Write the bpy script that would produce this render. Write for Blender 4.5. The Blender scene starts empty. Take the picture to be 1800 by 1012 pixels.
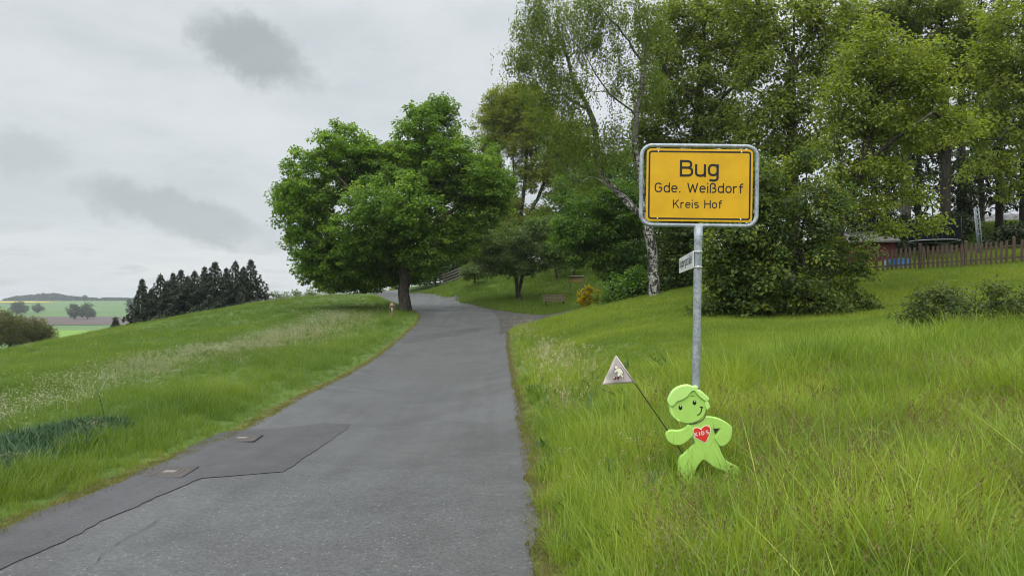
import bpy, bmesh, math, random
import numpy as np
from mathutils import Vector, Matrix

# ------------------------------------------------------------------ camera, sky, sun, exposure
scene = bpy.context.scene
col = scene.collection
R = math.radians
F, HZ, CAMZ = 1300.0, 530.0, 1.6          # focal length in photo pixels, eye-level row, eye height

cam_d = bpy.data.cameras.new('camera')
cam_d.sensor_width = 36.0
cam_d.lens = F / 1800.0 * 36.0
cam_d.shift_y = (HZ - 506.0) / 1800.0
cam_d.clip_start = 0.1
cam_d.clip_end = 9000.0
cam = bpy.data.objects.new('camera', cam_d)
cam.location = (0, 0, CAMZ)
cam.rotation_euler = (R(90), 0, 0)
col.objects.link(cam)
scene.camera = cam

scene.view_settings.view_transform = 'Standard'
scene.view_settings.look = 'None'
scene.view_settings.exposure = 0.92
scene.view_settings.gamma = 1.0
scene.view_settings.use_curve_mapping = False
scene.cycles.max_bounces = 12
scene.cycles.diffuse_bounces = 6
scene.cycles.transparent_max_bounces = 8
scene.cycles.use_denoising = True
scene.cycles.denoising_prefilter = 'ACCURATE'
scene.cycles.sample_clamp_indirect = 4.0
scene.cycles.filter_width = 1.0

SUN_EL, SUN_AZ = R(58), R(200)            # bright part of the cloud deck: high, behind the camera's left shoulder
world = bpy.data.worlds.new('World')
scene.world = world
world.use_nodes = True


class NT:
    """tiny node helper"""
    def __init__(s, tree):
        s.t = tree
        s.t.nodes.clear()

    def n(s, kind, _in=None, **props):
        nd = s.t.nodes.new(kind)
        for k, v in props.items():
            setattr(nd, k, v)
        for k, v in (_in or {}).items():
            s.put(nd.inputs[k], v)
        return nd

    def put(s, sock, v):
        if isinstance(v, bpy.types.NodeSocket):
            s.t.links.new(v, sock)
        else:
            if isinstance(v, tuple) and len(v) == 3 and sock.type == 'RGBA':
                v = v + (1.0,)
            sock.default_value = v

    def math(s, op, a, b=0.0, clamp=False):
        nd = s.n('ShaderNodeMath', operation=op, use_clamp=clamp)
        s.put(nd.inputs[0], a)
        s.put(nd.inputs[1], b)
        return nd.outputs[0]

    def mix(s, fac, a, b, blend='MIX'):
        nd = s.n('ShaderNodeMix', data_type='RGBA', blend_type=blend)
        s.put(nd.inputs[0], fac)
        s.put(nd.inputs[6], a)
        s.put(nd.inputs[7], b)
        return nd.outputs[2]

    def noise(s, vec, scale, detail=3.0, rough=0.55, dist=0.0):
        nd = s.n('ShaderNodeTexNoise', {'Scale': scale, 'Detail': detail, 'Roughness': rough, 'Distortion': dist})
        if vec is not None:
            s.put(nd.inputs['Vector'], vec)
        return nd.outputs['Fac']

    def ramp(s, fac, stops):
        nd = s.n('ShaderNodeValToRGB')
        e = nd.color_ramp.elements
        while len(e) < len(stops):
            e.new(0.5)
        for i, (p, c) in enumerate(stops):
            e[i].position = p
            e[i].color = (c[0], c[1], c[2], 1.0) if isinstance(c, tuple) else (c, c, c, 1.0)
        s.put(nd.inputs[0], fac)
        return nd.outputs[0]

    def remap(s, v, a, b, c=0.0, d=1.0, smooth=True):
        nd = s.n('ShaderNodeMapRange', interpolation_type='SMOOTHSTEP' if smooth else 'LINEAR')
        for k, x in zip(('Value', 'From Min', 'From Max', 'To Min', 'To Max'), (v, a, b, c, d)):
            s.put(nd.inputs[k], x)
        return nd.outputs[0]


def build_world():
    g = NT(world.node_tree)
    out = g.n('ShaderNodeOutputWorld')
    tc = g.n('ShaderNodeTexCoord').outputs['Generated']
    sep = g.n('ShaderNodeSeparateXYZ', {0: tc})
    x, y, z = sep.outputs
    sky = g.n('ShaderNodeTexSky', sky_type='NISHITA', sun_disc=False, sun_elevation=SUN_EL, sun_rotation=SUN_AZ)
    # cloud deck seen in perspective: direction projected on a flat layer overhead
    zz = g.math('MAXIMUM', g.math('ADD', z, 0.16), 0.06)
    lay = g.n('ShaderNodeCombineXYZ', {0: g.math('DIVIDE', x, zz), 1: g.math('DIVIDE', y, zz), 2: 0.37})
    n1 = g.noise(lay.outputs[0], 0.55, 4.0, 0.5, 0.2)
    n2 = g.noise(lay.outputs[0], 2.3, 7.0, 0.62, 0.25)
    v = g.math('ADD', g.math('MULTIPLY', n1, 0.6), g.math('MULTIPLY', n2, 0.4))
    base = g.ramp(g.remap(v, 0.36, 0.66), [(0.0, (0.515, 0.555, 0.575)), (0.45, (0.595, 0.63, 0.65)), (1.0, (0.665, 0.69, 0.70))])
    # broken grey scud low in the sky
    low = g.remap(z, 0.03, 0.24, 1.0, 0.0)
    scud = g.math('MULTIPLY', g.remap(n2, 0.50, 0.68), low)
    base = g.mix(g.math('MULTIPLY', scud, 0.6), base, (0.47, 0.505, 0.525))
    # two darker single clouds
    yy = g.math('MAXIMUM', y, 0.05)
    a = g.math('DIVIDE', x, yy)
    b = g.math('DIVIDE', z, yy)
    front = g.remap(y, 0.0, 0.2)
    wob = g.n('ShaderNodeTexNoise', {'Scale': 11.0, 'Detail': 7.0, 'Roughness': 0.68, 'Vector': tc})
    wsep = g.n('ShaderNodeSeparateColor', {0: wob.outputs['Color']})
    for (ca, cb, ha, hb, ang, dark) in ((-0.352, 0.340, 0.112, 0.050, -28, 0.85), (-0.455, 0.120, 0.17, 0.038, -14, 0.62),
                                        (-0.66, 0.20, 0.09, 0.04, -6, 0.3), (-0.12, 0.12, 0.2, 0.03, -8, 0.25)):
        da = g.math('ADD', g.math('SUBTRACT', a, ca), g.math('MULTIPLY', g.math('SUBTRACT', wsep.outputs[0], 0.5), 0.13))
        db = g.math('ADD', g.math('SUBTRACT', b, cb), g.math('MULTIPLY', g.math('SUBTRACT', wsep.outputs[1], 0.5), 0.09))
        c_, s_ = math.cos(R(ang)), math.sin(R(ang))
        u = g.math('DIVIDE', g.math('ADD', g.math('MULTIPLY', da, c_), g.math('MULTIPLY', db, s_)), ha)
        w = g.math('DIVIDE', g.math('SUBTRACT', g.math('MULTIPLY', db, c_), g.math('MULTIPLY', da, s_)), hb)
        d = g.math('SQRT', g.math('ADD', g.math('MULTIPLY', u, u), g.math('MULTIPLY', w, w)))
        m = g.math('MULTIPLY', g.remap(d, 0.45, 1.04, 1.0, 0.0), front)
        m = g.math('MULTIPLY', m, g.remap(n2, 0.3, 0.6, 0.75, 1.0))
        base = g.mix(g.math('MULTIPLY', m, dark), base, (0.345, 0.378, 0.388))
    # an overcast deck grows brighter overhead
    up = g.remap(z, 0.30, 1.0, 1.0, SKY_TOP)
    base = g.mix(1.0, base, g.n('ShaderNodeCombineXYZ', {0: up, 1: up, 2: up}).outputs[0], 'MULTIPLY')
    ten = g.mix(1.0, base, (6.05, 6.05, 6.05), 'MULTIPLY')
    res = g.mix(0.95, sky.outputs[0], ten)
    bg = g.n('ShaderNodeBackground', {'Color': res, 'Strength': 0.1})
    g.t.links.new(bg.outputs[0], out.inputs['Surface'])


SKY_TOP = 3.2
build_world()

sun_d = bpy.data.lights.new('sun', 'SUN')
sun_d.energy = 1.5
sun_d.angle = R(75)
sun_d.color = (1.0, 0.98, 0.95)
sun = bpy.data.objects.new('sun', sun_d)
sun.rotation_euler = (math.pi / 2 - SUN_EL, 0, math.pi - SUN_AZ)
col.objects.link(sun)

# ------------------------------------------------------------------ helpers
rng = np.random.default_rng(11)


def at(px, py, Y):
    """world point of a photo pixel at distance Y in front of the camera"""
    return Vector(((px - 900.0) * Y / F, Y, CAMZ - (py - HZ) * Y / F))


def tag(o, label=None, cat=None, group=None, kind=None):
    if label: o['label'] = label
    if cat: o['category'] = cat
    if group: o['group'] = group
    if kind: o['kind'] = kind
    return o


def link(name, me, parent=None, mat=None):
    o = bpy.data.objects.new(name, me)
    col.objects.link(o)
    if parent is not None: o.parent = parent
    if mat is not None and len(me.materials) == 0: me.materials.append(mat)
    return o


def thing(name, label, cat, loc=(0, 0, 0), rz=0.0, group=None):
    o = bpy.data.objects.new(name, None)
    o.empty_display_size = 0.3
    o.location = loc
    o.rotation_euler = (0, 0, rz)
    col.objects.link(o)
    return tag(o, label, cat, group)


def np_mesh(name, verts, faces, mat=None, smooth=False, attrs=None):
    """verts (n,3), faces: int array (m,3) or (m,4)"""
    verts = np.asarray(verts, dtype=np.float32)
    faces = np.asarray(faces, dtype=np.int32)
    me = bpy.data.meshes.new(name)
    m, k = faces.shape
    me.vertices.add(len(verts))
    me.vertices.foreach_set('co', verts.ravel())
    me.loops.add(m * k)
    me.loops.foreach_set('vertex_index', faces.ravel())
    me.polygons.add(m)
    me.polygons.foreach_set('loop_start', np.arange(0, m * k, k, dtype=np.int32))
    if smooth:
        me.polygons.foreach_set('use_smooth', np.ones(m, dtype=bool))
    for nm, arr in (attrs or {}).items():
        at_ = me.attributes.new(nm, 'FLOAT', 'POINT')
        at_.data.foreach_set('value', np.asarray(arr, dtype=np.float32))
    me.update(calc_edges=True)
    if mat is not None: me.materials.append(mat)
    return me


def bm_mesh(name, bm, mat=None, smooth=False):
    me = bpy.data.meshes.new(name)
    bmesh.ops.recalc_face_normals(bm, faces=bm.faces)
    bm.to_mesh(me)
    bm.free()
    if smooth:
        for p in me.polygons: p.use_smooth = True
    if mat is not None: me.materials.append(mat)
    return me


def add_box(bm, c, s, rot=None, bevel=0.0):
    r = bmesh.ops.create_cube(bm, size=1.0)
    vs = r['verts']
    M = Matrix.Translation(Vector(c)) @ (rot.to_4x4() if rot is not None else Matrix.Identity(4)) @ Matrix.Diagonal((s[0], s[1], s[2], 1.0))
    bmesh.ops.transform(bm, matrix=M, verts=vs)
    if bevel > 0:
        es = list({e for v in vs for e in v.link_edges})
        bmesh.ops.bevel(bm, geom=es, offset=bevel, segments=1, affect='EDGES')
    return bm


def add_tube(bm, pts, r, sides=8, closed=False, cap=True):
    """tube along a list of points; r number or list"""
    pts = [Vector(p) for p in pts]
    n = len(pts)
    rs = r if isinstance(r, (list, tuple)) else [r] * n
    rings = []
    ref = None
    for i, p in enumerate(pts):
        if closed:
            d = pts[(i + 1) % n] - pts[i - 1]
        else:
            d = pts[min(i + 1, n - 1)] - pts[max(i - 1, 0)]
        d.normalize()
        if ref is None:
            ref = d.orthogonal().normalized()
        ref = (ref - d * ref.dot(d)).normalized()
        b = d.cross(ref)
        ring = [bm.verts.new(p + (ref * math.cos(2 * math.pi * k / sides) + b * math.sin(2 * math.pi * k / sides)) * rs[i]) for k in range(sides)]
        rings.append(ring)
    m = n if closed else n - 1
    for i in range(m):
        A, B = rings[i], rings[(i + 1) % n]
        for k in range(sides):
            bm.faces.new((A[k], A[(k + 1) % sides], B[(k + 1) % sides], B[k]))
    if cap and not closed:
        bm.faces.new(rings[0][::-1])
        bm.faces.new(rings[-1])
    return bm


def add_lathe(bm, prof, seg=16, c=(0, 0, 0)):
    """profile [(r,z)] turned round z"""
    rings = []
    for r, z in prof:
        rings.append([bm.verts.new((c[0] + r * math.cos(2 * math.pi * k / seg), c[1] + r * math.sin(2 * math.pi * k / seg), c[2] + z)) for k in range(seg)])
    for A, B in zip(rings, rings[1:]):
        for k in range(seg):
            bm.faces.new((A[k], A[(k + 1) % seg], B[(k + 1) % seg], B[k]))
    bm.faces.new(rings[0][::-1])
    bm.faces.new(rings[-1])
    return bm


def smooth_loop(pts, sub=4, closed=True):
    """Catmull-Rom through 2D points"""
    P = np.array(pts, float)
    n = len(P)
    out = []
    for i in range(n if closed else n - 1):
        if closed:
            p0, p1, p2, p3 = P[i - 1], P[i], P[(i + 1) % n], P[(i + 2) % n]
        else:
            p0, p1, p2, p3 = P[max(i - 1, 0)], P[i], P[i + 1], P[min(i + 2, n - 1)]
        for k in range(sub):
            t = k / sub
            out.append(0.5 * (2 * p1 + (p2 - p0) * t + (2 * p0 - 5 * p1 + 4 * p2 - p3) * t * t + (3 * p1 - p0 - 3 * p2 + p3) * t ** 3))
    if not closed: out.append(P[-1])
    return [tuple(p) for p in out]


def slab(name, loops, depth, bevel, mat, parent=None, y0=0.0, res=2):
    """flat outline(s) in local XZ (holes allowed) with rounded edges; front faces -Y"""
    cu = bpy.data.curves.new(name, 'CURVE')
    cu.dimensions = '2D'
    cu.fill_mode = 'BOTH'
    cu.extrude = max(depth / 2 - bevel, 0.0)
    cu.bevel_depth = bevel
    cu.bevel_resolution = res
    cu.offset = -bevel
    for lp in loops:
        sp = cu.splines.new('POLY')
        sp.points.add(len(lp) - 1)
        for q, (x, z) in zip(sp.points, lp):
            q.co = (x, z, 0, 1)
        sp.use_cyclic_u = True
    tmp = bpy.data.objects.new('tmp', cu)
    me = bpy.data.meshes.new_from_object(tmp)
    bpy.data.objects.remove(tmp)
    bpy.data.curves.remove(cu)
    me.name = name
    me.transform(Matrix.Translation((0, y0, 0)) @ Matrix.Rotation(R(90), 4, 'X'))
    me.materials.clear()
    me.materials.append(mat)
    for p in me.polygons: p.use_smooth = False
    return link(name, me, parent)


# ------------------------------------------------------------------ stroke lettering (monoline road-sign letters)
def _arc(cx, cy, rx, ry, a0, a1, n=14, sq=2.5):
    o = []
    for i in range(n + 1):
        a = R(a0 + (a1 - a0) * i / n)
        c, s = math.cos(a), math.sin(a)
        o.append((cx + rx * math.copysign(abs(c) ** (2 / sq), c), cy + ry * math.copysign(abs(s) ** (2 / sq), s)))
    return o


def glyph(ch):
    X = 0.71
    e = lambda: _arc(.22, X / 2, .22, X / 2, 90, 450, 24)
    G = {
        'B': (.56, [[(0, 0), (0, 1)], [(0, .93)] + _arc(.28, .735, .23, .195, 90, -90) + [(0, .54)], [(.1, .54)] + _arc(.30, .305, .26, .235, 90, -90) + [(0, .07)]]),
        'u': (.44, [[(0, X + .05)] + _arc(.22, .27, .22, .20, 180, 360) + [(.44, .2)], [(.44, X + .05), (.44, 0)]]),
        'g': (.44, [_arc(.22, .415, .22, .30, 90, 450, 24), [(.44, X + .05)] + _arc(.22, -.02, .22, .19, 0, -140)]),
        'G': (.56, [_arc(.28, .5, .28, .43, 38, 360, 26), [(.56, .5), (.30, .5)]]),
        'd': (.44, [_arc(.22, .37, .22, .30, 90, 450, 24), [(.44, 1), (.44, 0)]]),
        'e': (.44, [_arc(.22, .37, .22, .30, 0, 318, 24), [(.02, .385), (.45, .385)]]),
        '.': (.06, [[(.03, 0), (.03, .13)]]),
        'W': (.84, [[(0, 1), (.21, .02)], [(.21, .02), (.42, .86)], [(.42, .86), (.63, .02)], [(.63, .02), (.84, 1)]]),
        'i': (.02, [[(0, 0), (0, X)], [(0, .87), (0, 1.0)]]),
        'ß': (.46, [[(0, 0)] + _arc(.2, .72, .2, .24, 180, -80) + [(.17, .49)], [(.17, .49)] + _arc(.22, .28, .24, .215, 90, -90) + [(.13, .065)]]),
        'o': (.44, [_arc(.22, .37, .22, .30, 90, 450, 24)]),
        'r': (.28, [[(0, 0), (0, X)], [(0, .42)] + _arc(.22, .45, .2, .21, 165, 72, 8)]),
        'f': (.34, [[(.1, 0)] + _arc(.3, .72, .2, .22, 180, 85, 8), [(-.02, .64), (.3, .64)]]),
        'K': (.56, [[(0, 0), (0, 1)], [(.52, 1), (.02, .38)], [(.2, .58), (.56, 0)]]),
        's': (.40, [_arc(.20, .525, .185, .155, 35, 180, 8) + _arc(.20, .525, .185, .155, 180, 262, 5) + _arc(.20, .22, .195, .155, 82, -145, 12)]),
        'H': (.56, [[(0, 0), (0, 1)], [(.56, 0), (.56, 1)], [(0, .52), (.56, .52)]]),
        'b': (.44, [_arc(.22, .37, .22, .30, 90, 450, 24), [(0, 1), (0, 0)]]),
        't': (.32, [[(.1, .95)] + _arc(.29, .22, .19, .155, 180, 275, 8), [(-.03, .64), (.3, .64)]]),
        'a': (.42, [_arc(.2, .22, .2, .16, 90, 450, 20), [(.03, .60)] + _arc(.2, .50, .215, .17, 95, 0, 8) + [(.415, 0)]]),
        'I': (.0, [[(0, 0), (0, 1)]]),
        'D': (.52, [[(0, 0), (0, 1)], [(0, .93)] + _arc(.2, .5, .32, .43, 90, -90, 16) + [(0, .07)]]),
        'S': (.5, [_arc(.25, .73, .23, .20, 30, 265, 12) + _arc(.25, .27, .25, .21, 85, -150, 14)]),
        ' ': (.22, []),
    }
    return G[ch]


def ribbon(bm, pts, w, y):
    pts = [Vector((p[0], p[1])) for p in pts]
    q = [pts[0]]
    for p in pts[1:]:
        if (p - q[-1]).length > 1e-5: q.append(p)
    closed = (q[0] - q[-1]).length < 1e-4
    if closed: q = q[:-1]
    n = len(q)
    L = []
    for i in range(n):
        if closed:
            a, b = (q[i] - q[i - 1]).normalized(), (q[(i + 1) % n] - q[i]).normalized()
        else:
            a = (q[i] - q[i - 1]).normalized() if i else (q[1] - q[0]).normalized()
            b = (q[i + 1] - q[i]).normalized() if i < n - 1 else a
        t = (a + b)
        t = t.normalized() if t.length > 1e-6 else a
        nn = Vector((-t.y, t.x))
        k = 1.0 / max(nn.dot(Vector((-a.y, a.x))), 0.5)
        L.append((bm.verts.new((q[i].x + nn.x * w / 2 * k, y, q[i].y + nn.y * w / 2 * k)), bm.verts.new((q[i].x - nn.x * w / 2 * k, y, q[i].y - nn.y * w / 2 * k))))
    for i in range(n if closed else n - 1):
        A, B = L[i], L[(i + 1) % n]
        bm.faces.new((A[0], A[1], B[1], B[0]))


def lettering(name, text, cap, width, cx, zb, y, mat, parent, weight=.135, gap=.20):
    """text as flat print in local XZ, centred on cx, baseline zb, fitted to width"""
    adv = 0.0
    seq = []
    for ch in text:
        w, st = glyph(ch)
        seq.append((adv, st))
        adv += w + gap
    adv -= gap
    sx = width / adv
    bm = bmesh.new()
    lay = 0
    for x0, st in seq:
        for s in st:
            ribbon(bm, [((x0 + p[0]) * sx - width / 2 + cx, p[1] * cap + zb) for p in s], weight * cap, y - 0.00012 * (lay % 4))
            lay += 1
    return link(name, bm_mesh(name, bm, mat), parent)


# ------------------------------------------------------------------ materials
def new_mat(name):
    m = bpy.data.materials.new(name)
    m.use_nodes = True
    g = NT(m.node_tree)
    out = g.n('ShaderNodeOutputMaterial')
    return m, g, out


def principled(g, out, color, rough=0.6, spec=0.4, metal=0.0, bump=None, bump_s=0.3, bump_d=0.01):
    p = g.n('ShaderNodeBsdfPrincipled', {'Base Color': color, 'Roughness': rough, 'Metallic': metal, 'Specular IOR Level': spec})
    if bump is not None:
        b = g.n('ShaderNodeBump', {'Height': bump, 'Strength': bump_s, 'Distance': bump_d})
        g.t.links.new(b.outputs[0], p.inputs['Normal'])
    g.t.links.new(p.outputs[0], out.inputs['Surface'])
    return p


def simple(name, c, rough=0.5, spec=0.4, metal=0.0, var=0.12, scale=9.0, bump_s=0.1):
    m, g, out = new_mat(name)
    tc = g.n('ShaderNodeTexCoord').outputs['Object']
    n = g.noise(tc, scale, 5.0, 0.6)
    lo = tuple(x * (1 - var) for x in c)
    hi = tuple(min(x * (1 + var), 1.0) for x in c)
    cc = g.ramp(g.remap(n, 0.3, 0.7), [(0, lo), (1, hi)])
    principled(g, out, cc, g.remap(n, 0.3, 0.7, max(rough - .07, 0.02), min(rough + .07, 1.0)), spec, metal, g.noise(tc, scale * 5, 3.0), bump_s, 0.004)
    return m


def leaf_mat(name, stops, trans=0.5, rough=0.45, attr='tint', inst=False, tcol=1.35):
    m, g, out = new_mat(name)
    a = g.n('ShaderNodeAttribute', attribute_name=attr, attribute_type='INSTANCER' if inst else 'GEOMETRY')
    c = g.ramp(a.outputs['Fac'], stops)
    p = g.n('ShaderNodeBsdfPrincipled', {'Base Color': c, 'Roughness': rough, 'Specular IOR Level': 0.25})
    t = g.n('ShaderNodeBsdfTranslucent', {'Color': g.mix(1.0, c, (tcol * 1.15, tcol * 1.10, tcol * 0.55), 'MULTIPLY')})
    mx = g.n('ShaderNodeMixShader', {0: trans})
    g.t.links.new(p.outputs[0], mx.inputs[1])
    g.t.links.new(t.outputs[0], mx.inputs[2])
    g.t.links.new(mx.outputs[0], out.inputs['Surface'])
    return m


def bark_mat(name, dark, light, stretch=(6, 6, 1.2), bump=0.6):
    m, g, out = new_mat(name)
    tc = g.n('ShaderNodeTexCoord').outputs['Object']
    mp = g.n('ShaderNodeMapping', {'Vector': tc, 'Scale': stretch})
    n = g.noise(mp.outputs[0], 2.2, 6.0, 0.65, 0.4)
    c = g.ramp(g.remap(n, 0.32, 0.68), [(0, dark), (1, light)])
    principled(g, out, c, 0.85, 0.2, 0, n, bump, 0.04)
    return m


def birch_mat():
    m, g, out = new_mat('birch_bark')
    tc = g.n('ShaderNodeTexCoord').outputs['Object']
    n1 = g.noise(g.n('ShaderNodeMapping', {'Vector': tc, 'Scale': (2.5, 2.5, 7.0)}).outputs[0], 1.6, 5.0, 0.6, 1.2)
    n2 = g.noise(g.n('ShaderNodeMapping', {'Vector': tc, 'Scale': (3.0, 3.0, 1.3)}).outputs[0], 1.7, 5.0, 0.65, 0.8)
    dk = g.math('MAXIMUM', g.remap(n1, 0.49, 0.58), g.remap(n2, 0.47, 0.57))
    c = g.mix(dk, (0.36, 0.35, 0.32), (0.028, 0.025, 0.02))
    principled(g, out, c, 0.8, 0.25, 0, g.math('SUBTRACT', 1.0, dk), 0.5, 0.03)
    return m


def wood_mat(name, dark, light, rough=0.75, axis=(1, 12, 12)):
    m, g, out = new_mat(name)
    tc = g.n('ShaderNodeTexCoord').outputs['Object']
    oi = g.n('ShaderNodeObjectInfo').outputs['Random']
    n = g.noise(g.n('ShaderNodeMapping', {'Vector': tc, 'Scale': axis}).outputs[0], 3.0, 5.0, 0.6, 0.3)
    f = g.math('ADD', g.math('MULTIPLY', g.remap(n, 0.3, 0.7), 0.7), g.math('MULTIPLY', oi, 0.3))
    principled(g, out, g.ramp(f, [(0, dark), (1, light)]), rough, 0.25, 0, n, 0.3, 0.008)
    return m


def galv_mat():
    m, g, out = new_mat('galvanised_steel')
    tc = g.n('ShaderNodeTexCoord').outputs['Object']
    v = g.n('ShaderNodeTexVoronoi', {'Vector': tc, 'Scale': 45.0})
    n = g.noise(tc, 7.0, 5.0, 0.65)
    f = g.math('ADD', g.math('MULTIPLY', g.n('ShaderNodeSeparateColor', {0: v.outputs['Color']}).outputs[0], 0.35), g.math('MULTIPLY', n, 0.65))
    c = g.ramp(g.remap(f, 0.25, 0.75), [(0, (0.22, 0.25, 0.275)), (1, (0.38, 0.415, 0.44))])
    principled(g, out, c, g.remap(f, 0.3, 0.7, 0.42, 0.62), 0.5, 0.35, n, 0.05, 0.003)
    return m


def road_mat(name, lo, hi, spk, wet=0.0):
    m, g, out = new_mat(name)
    tc = g.n('ShaderNodeTexCoord').outputs['Object']
    big = g.noise(tc, 0.55, 5.0, 0.55, 0.6)
    strk = g.noise(g.n('ShaderNodeMapping', {'Vector': tc, 'Scale': (2.2, 0.16, 1.0)}).outputs[0], 1.0, 4.0, 0.5, 0.3)
    fine = g.noise(tc, 85.0, 3.0, 0.75)
    grit = g.noise(tc, 30.0, 3.0, 0.7)
    stain = g.noise(tc, 3.2, 5.0, 0.65, 0.8)
    f = g.math('ADD', g.math('ADD', g.math('MULTIPLY', big, 0.45), g.math('MULTIPLY', strk, 0.25)), g.math('MULTIPLY', stain, 0.30))
    c = g.ramp(g.remap(f, 0.32, 0.68), [(0, lo), (1, hi)])
    v = g.n('ShaderNodeTexVoronoi', {'Vector': tc, 'Scale': 38.0})
    rv = g.n('ShaderNodeSeparateColor', {0: v.outputs['Color']}).outputs[1]
    sp = g.math('MULTIPLY', g.math('GREATER_THAN', rv, 0.90), g.remap(v.outputs['Distance'], 0.0, 0.42, 1.0, 0.0))
    gr = g.math('ADD', 1.0, g.math('MULTIPLY', g.math('SUBTRACT', g.math('ADD', g.math('MULTIPLY', fine, .5), g.math('MULTIPLY', grit, .5)), 0.5), 3.2))
    c = g.mix(1.0, c, g.n('ShaderNodeCombineXYZ', {0: gr, 1: gr, 2: gr}).outputs[0], 'MULTIPLY')
    c = g.mix(g.math('MULTIPLY', sp, spk), c, (0.30, 0.30, 0.29))
    dk = g.math('MULTIPLY', g.math('LESS_THAN', rv, 0.16), g.remap(v.outputs['Distance'], 0.0, 0.5, 1.0, 0.0))
    c = g.mix(g.math('MULTIPLY', dk, 0.5), c, (0.02, 0.02, 0.02))
    damp = g.remap(g.math('ADD', g.math('MULTIPLY', big, 0.6), g.math('MULTIPLY', strk, 0.4)), 0.35, 0.62)
    rough = g.remap(damp, 0.0, 1.0, 0.66 - wet, 0.50 - wet, False)
    h = g.math('ADD', g.math('MULTIPLY', fine, 0.6), g.math('MULTIPLY', grit, 0.6))
    principled(g, out, c, rough, 0.42, 0, h, 0.55, 0.006)
    return m


M = {}
M['galv'] = galv_mat()
M['birch'] = birch_mat()
M['birch_limb'] = bark_mat('birch_limb_bark', (0.03, 0.027, 0.022), (0.20, 0.19, 0.17), (3, 3, 4), 0.3)
M['bark'] = bark_mat('maple_bark', (0.035, 0.028, 0.022), (0.12, 0.10, 0.08))
M['bark_dark'] = bark_mat('dark_bark', (0.018, 0.016, 0.013), (0.065, 0.055, 0.045))
M['bark_grey'] = bark_mat('grey_bark', (0.07, 0.066, 0.055), (0.20, 0.19, 0.16))
M['twig'] = bark_mat('twig_bark', (0.03, 0.026, 0.02), (0.09, 0.08, 0.065), bump=0.1)
M['road'] = road_mat('asphalt', (0.046, 0.046, 0.045), (0.078, 0.078, 0.077), 0.62)
M['patch'] = road_mat('smooth_new_asphalt', (0.029, 0.028, 0.030), (0.054, 0.052, 0.055), 0.22, 0.02)
M['track'] = road_mat('track_chippings', (0.030, 0.026, 0.023), (0.056, 0.048, 0.042), 0.5)
M['yellow'] = simple('sign_yellow', (0.60, 0.335, 0.0), 0.45, 0.4, 0, 0.07, 5.0, 0.03)
M['black'] = simple('black_print', (0.012, 0.012, 0.013), 0.45, 0.35, 0, 0.1)
M['white'] = simple('white_plate', (0.70, 0.71, 0.71), 0.4, 0.4, 0, 0.03, 4.0, 0.02)
M['lime'] = simple('lime_plastic', (0.34, 0.57, 0.11), 0.55, 0.35, 0, 0.06, 6.0, 0.02)
M['lime2'] = simple('pale_lime_plastic', (0.42, 0.68, 0.18), 0.50, 0.4, 0, 0.03, 6.0, 0.02)
M['red'] = simple('red_print', (0.60, 0.035, 0.025), 0.4, 0.4, 0, 0.04)
M['print'] = simple('pale_print', (0.74, 0.72, 0.58), 0.5, 0.3, 0, 0.03)
M['flag'] = simple('faded_cloth', (0.50, 0.44, 0.43), 0.85, 0.1, 0, 0.06, 5.0, 0.1)
M['maroon'] = simple('maroon_print', (0.12, 0.02, 0.035), 0.6, 0.2)
M['rod'] = simple('black_rod', (0.012, 0.012, 0.012), 0.4, 0.4)
M['rust'] = simple('rusty_iron', (0.052, 0.041, 0.036), 0.65, 0.35, 0, 0.35, 30.0, 0.3)
M['stone'] = simple('pale_stone', (0.34, 0.33, 0.30), 0.7, 0.3, 0, 0.2, 25.0, 0.2)
M['picket'] = wood_mat('picket_wood', (0.042, 0.028, 0.020), (0.105, 0.072, 0.052), axis=(8, 8, 1))
M['grey_wood'] = wood_mat('weathered_wood', (0.06, 0.055, 0.048), (0.16, 0.145, 0.125))
M['bench_wood'] = wood_mat('bench_wood', (0.07, 0.048, 0.035), (0.17, 0.125, 0.095))
M['board_wood'] = wood_mat('board_wood', (0.20, 0.13, 0.05), (0.36, 0.25, 0.11))
M['iron'] = simple('dark_iron', (0.02, 0.02, 0.02), 0.5, 0.4)
M['hydrant'] = simple('hydrant_paint', (0.22, 0.135, 0.10), 0.55, 0.35, 0, 0.2, 14.0)
M['blue'] = simple('blue_plastic', (0.05, 0.24, 0.62), 0.4, 0.4)
M['netting'] = simple('black_net', (0.012, 0.013, 0.018), 0.8, 0.1)
M['red_wall'] = simple('red_boards', (0.11, 0.024, 0.026), 0.7, 0.2, 0, 0.15)
M['grey_roof'] = simple('grey_roofing', (0.12, 0.115, 0.11), 0.8, 0.2, 0, 0.15)
M['plaster'] = simple('pale_plaster', (0.55, 0.54, 0.52), 0.8, 0.2)
M['glass'] = simple('dark_glass', (0.02, 0.025, 0.03), 0.1, 0.5, 0, 0.0, 3.0, 0.0)
M['chrome'] = simple('steel_bolt', (0.62, 0.62, 0.60), 0.35, 0.5, 0.6)
M['crack'] = simple('crack_dirt', (0.033, 0.032, 0.031), 0.8, 0.2)

# ------------------------------------------------------------------ the lie of the land
EDGE_L = [(-40, -4.2), (-10, -3.85), (0, -3.82), (5.47, -3.80), (7.73, -3.82), (10.6, -3.84), (15.5, -4.08), (20, -4.18), (26.9, -4.45), (32.5, -4.6),
          (39.5, -5.0), (43, -5.36), (48, -6.55), (55, -8.5), (63, -11.0), (72, -13.6), (82, -18.5), (95, -28), (110, -42)]
EDGE_R = [(-40, .5), (-10, .3), (0, .22), (4.6, .16), (7.73, .18), (11, .14), (15.5, .07), (20, .0), (26.9, -.14), (32.5, -.2), (37, -.25), (42, -.5),
          (48, -1.26), (54, -2.66), (63, -4.85), (72, -7.7), (82, -12.0), (95, -20), (110, -33)]


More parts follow.
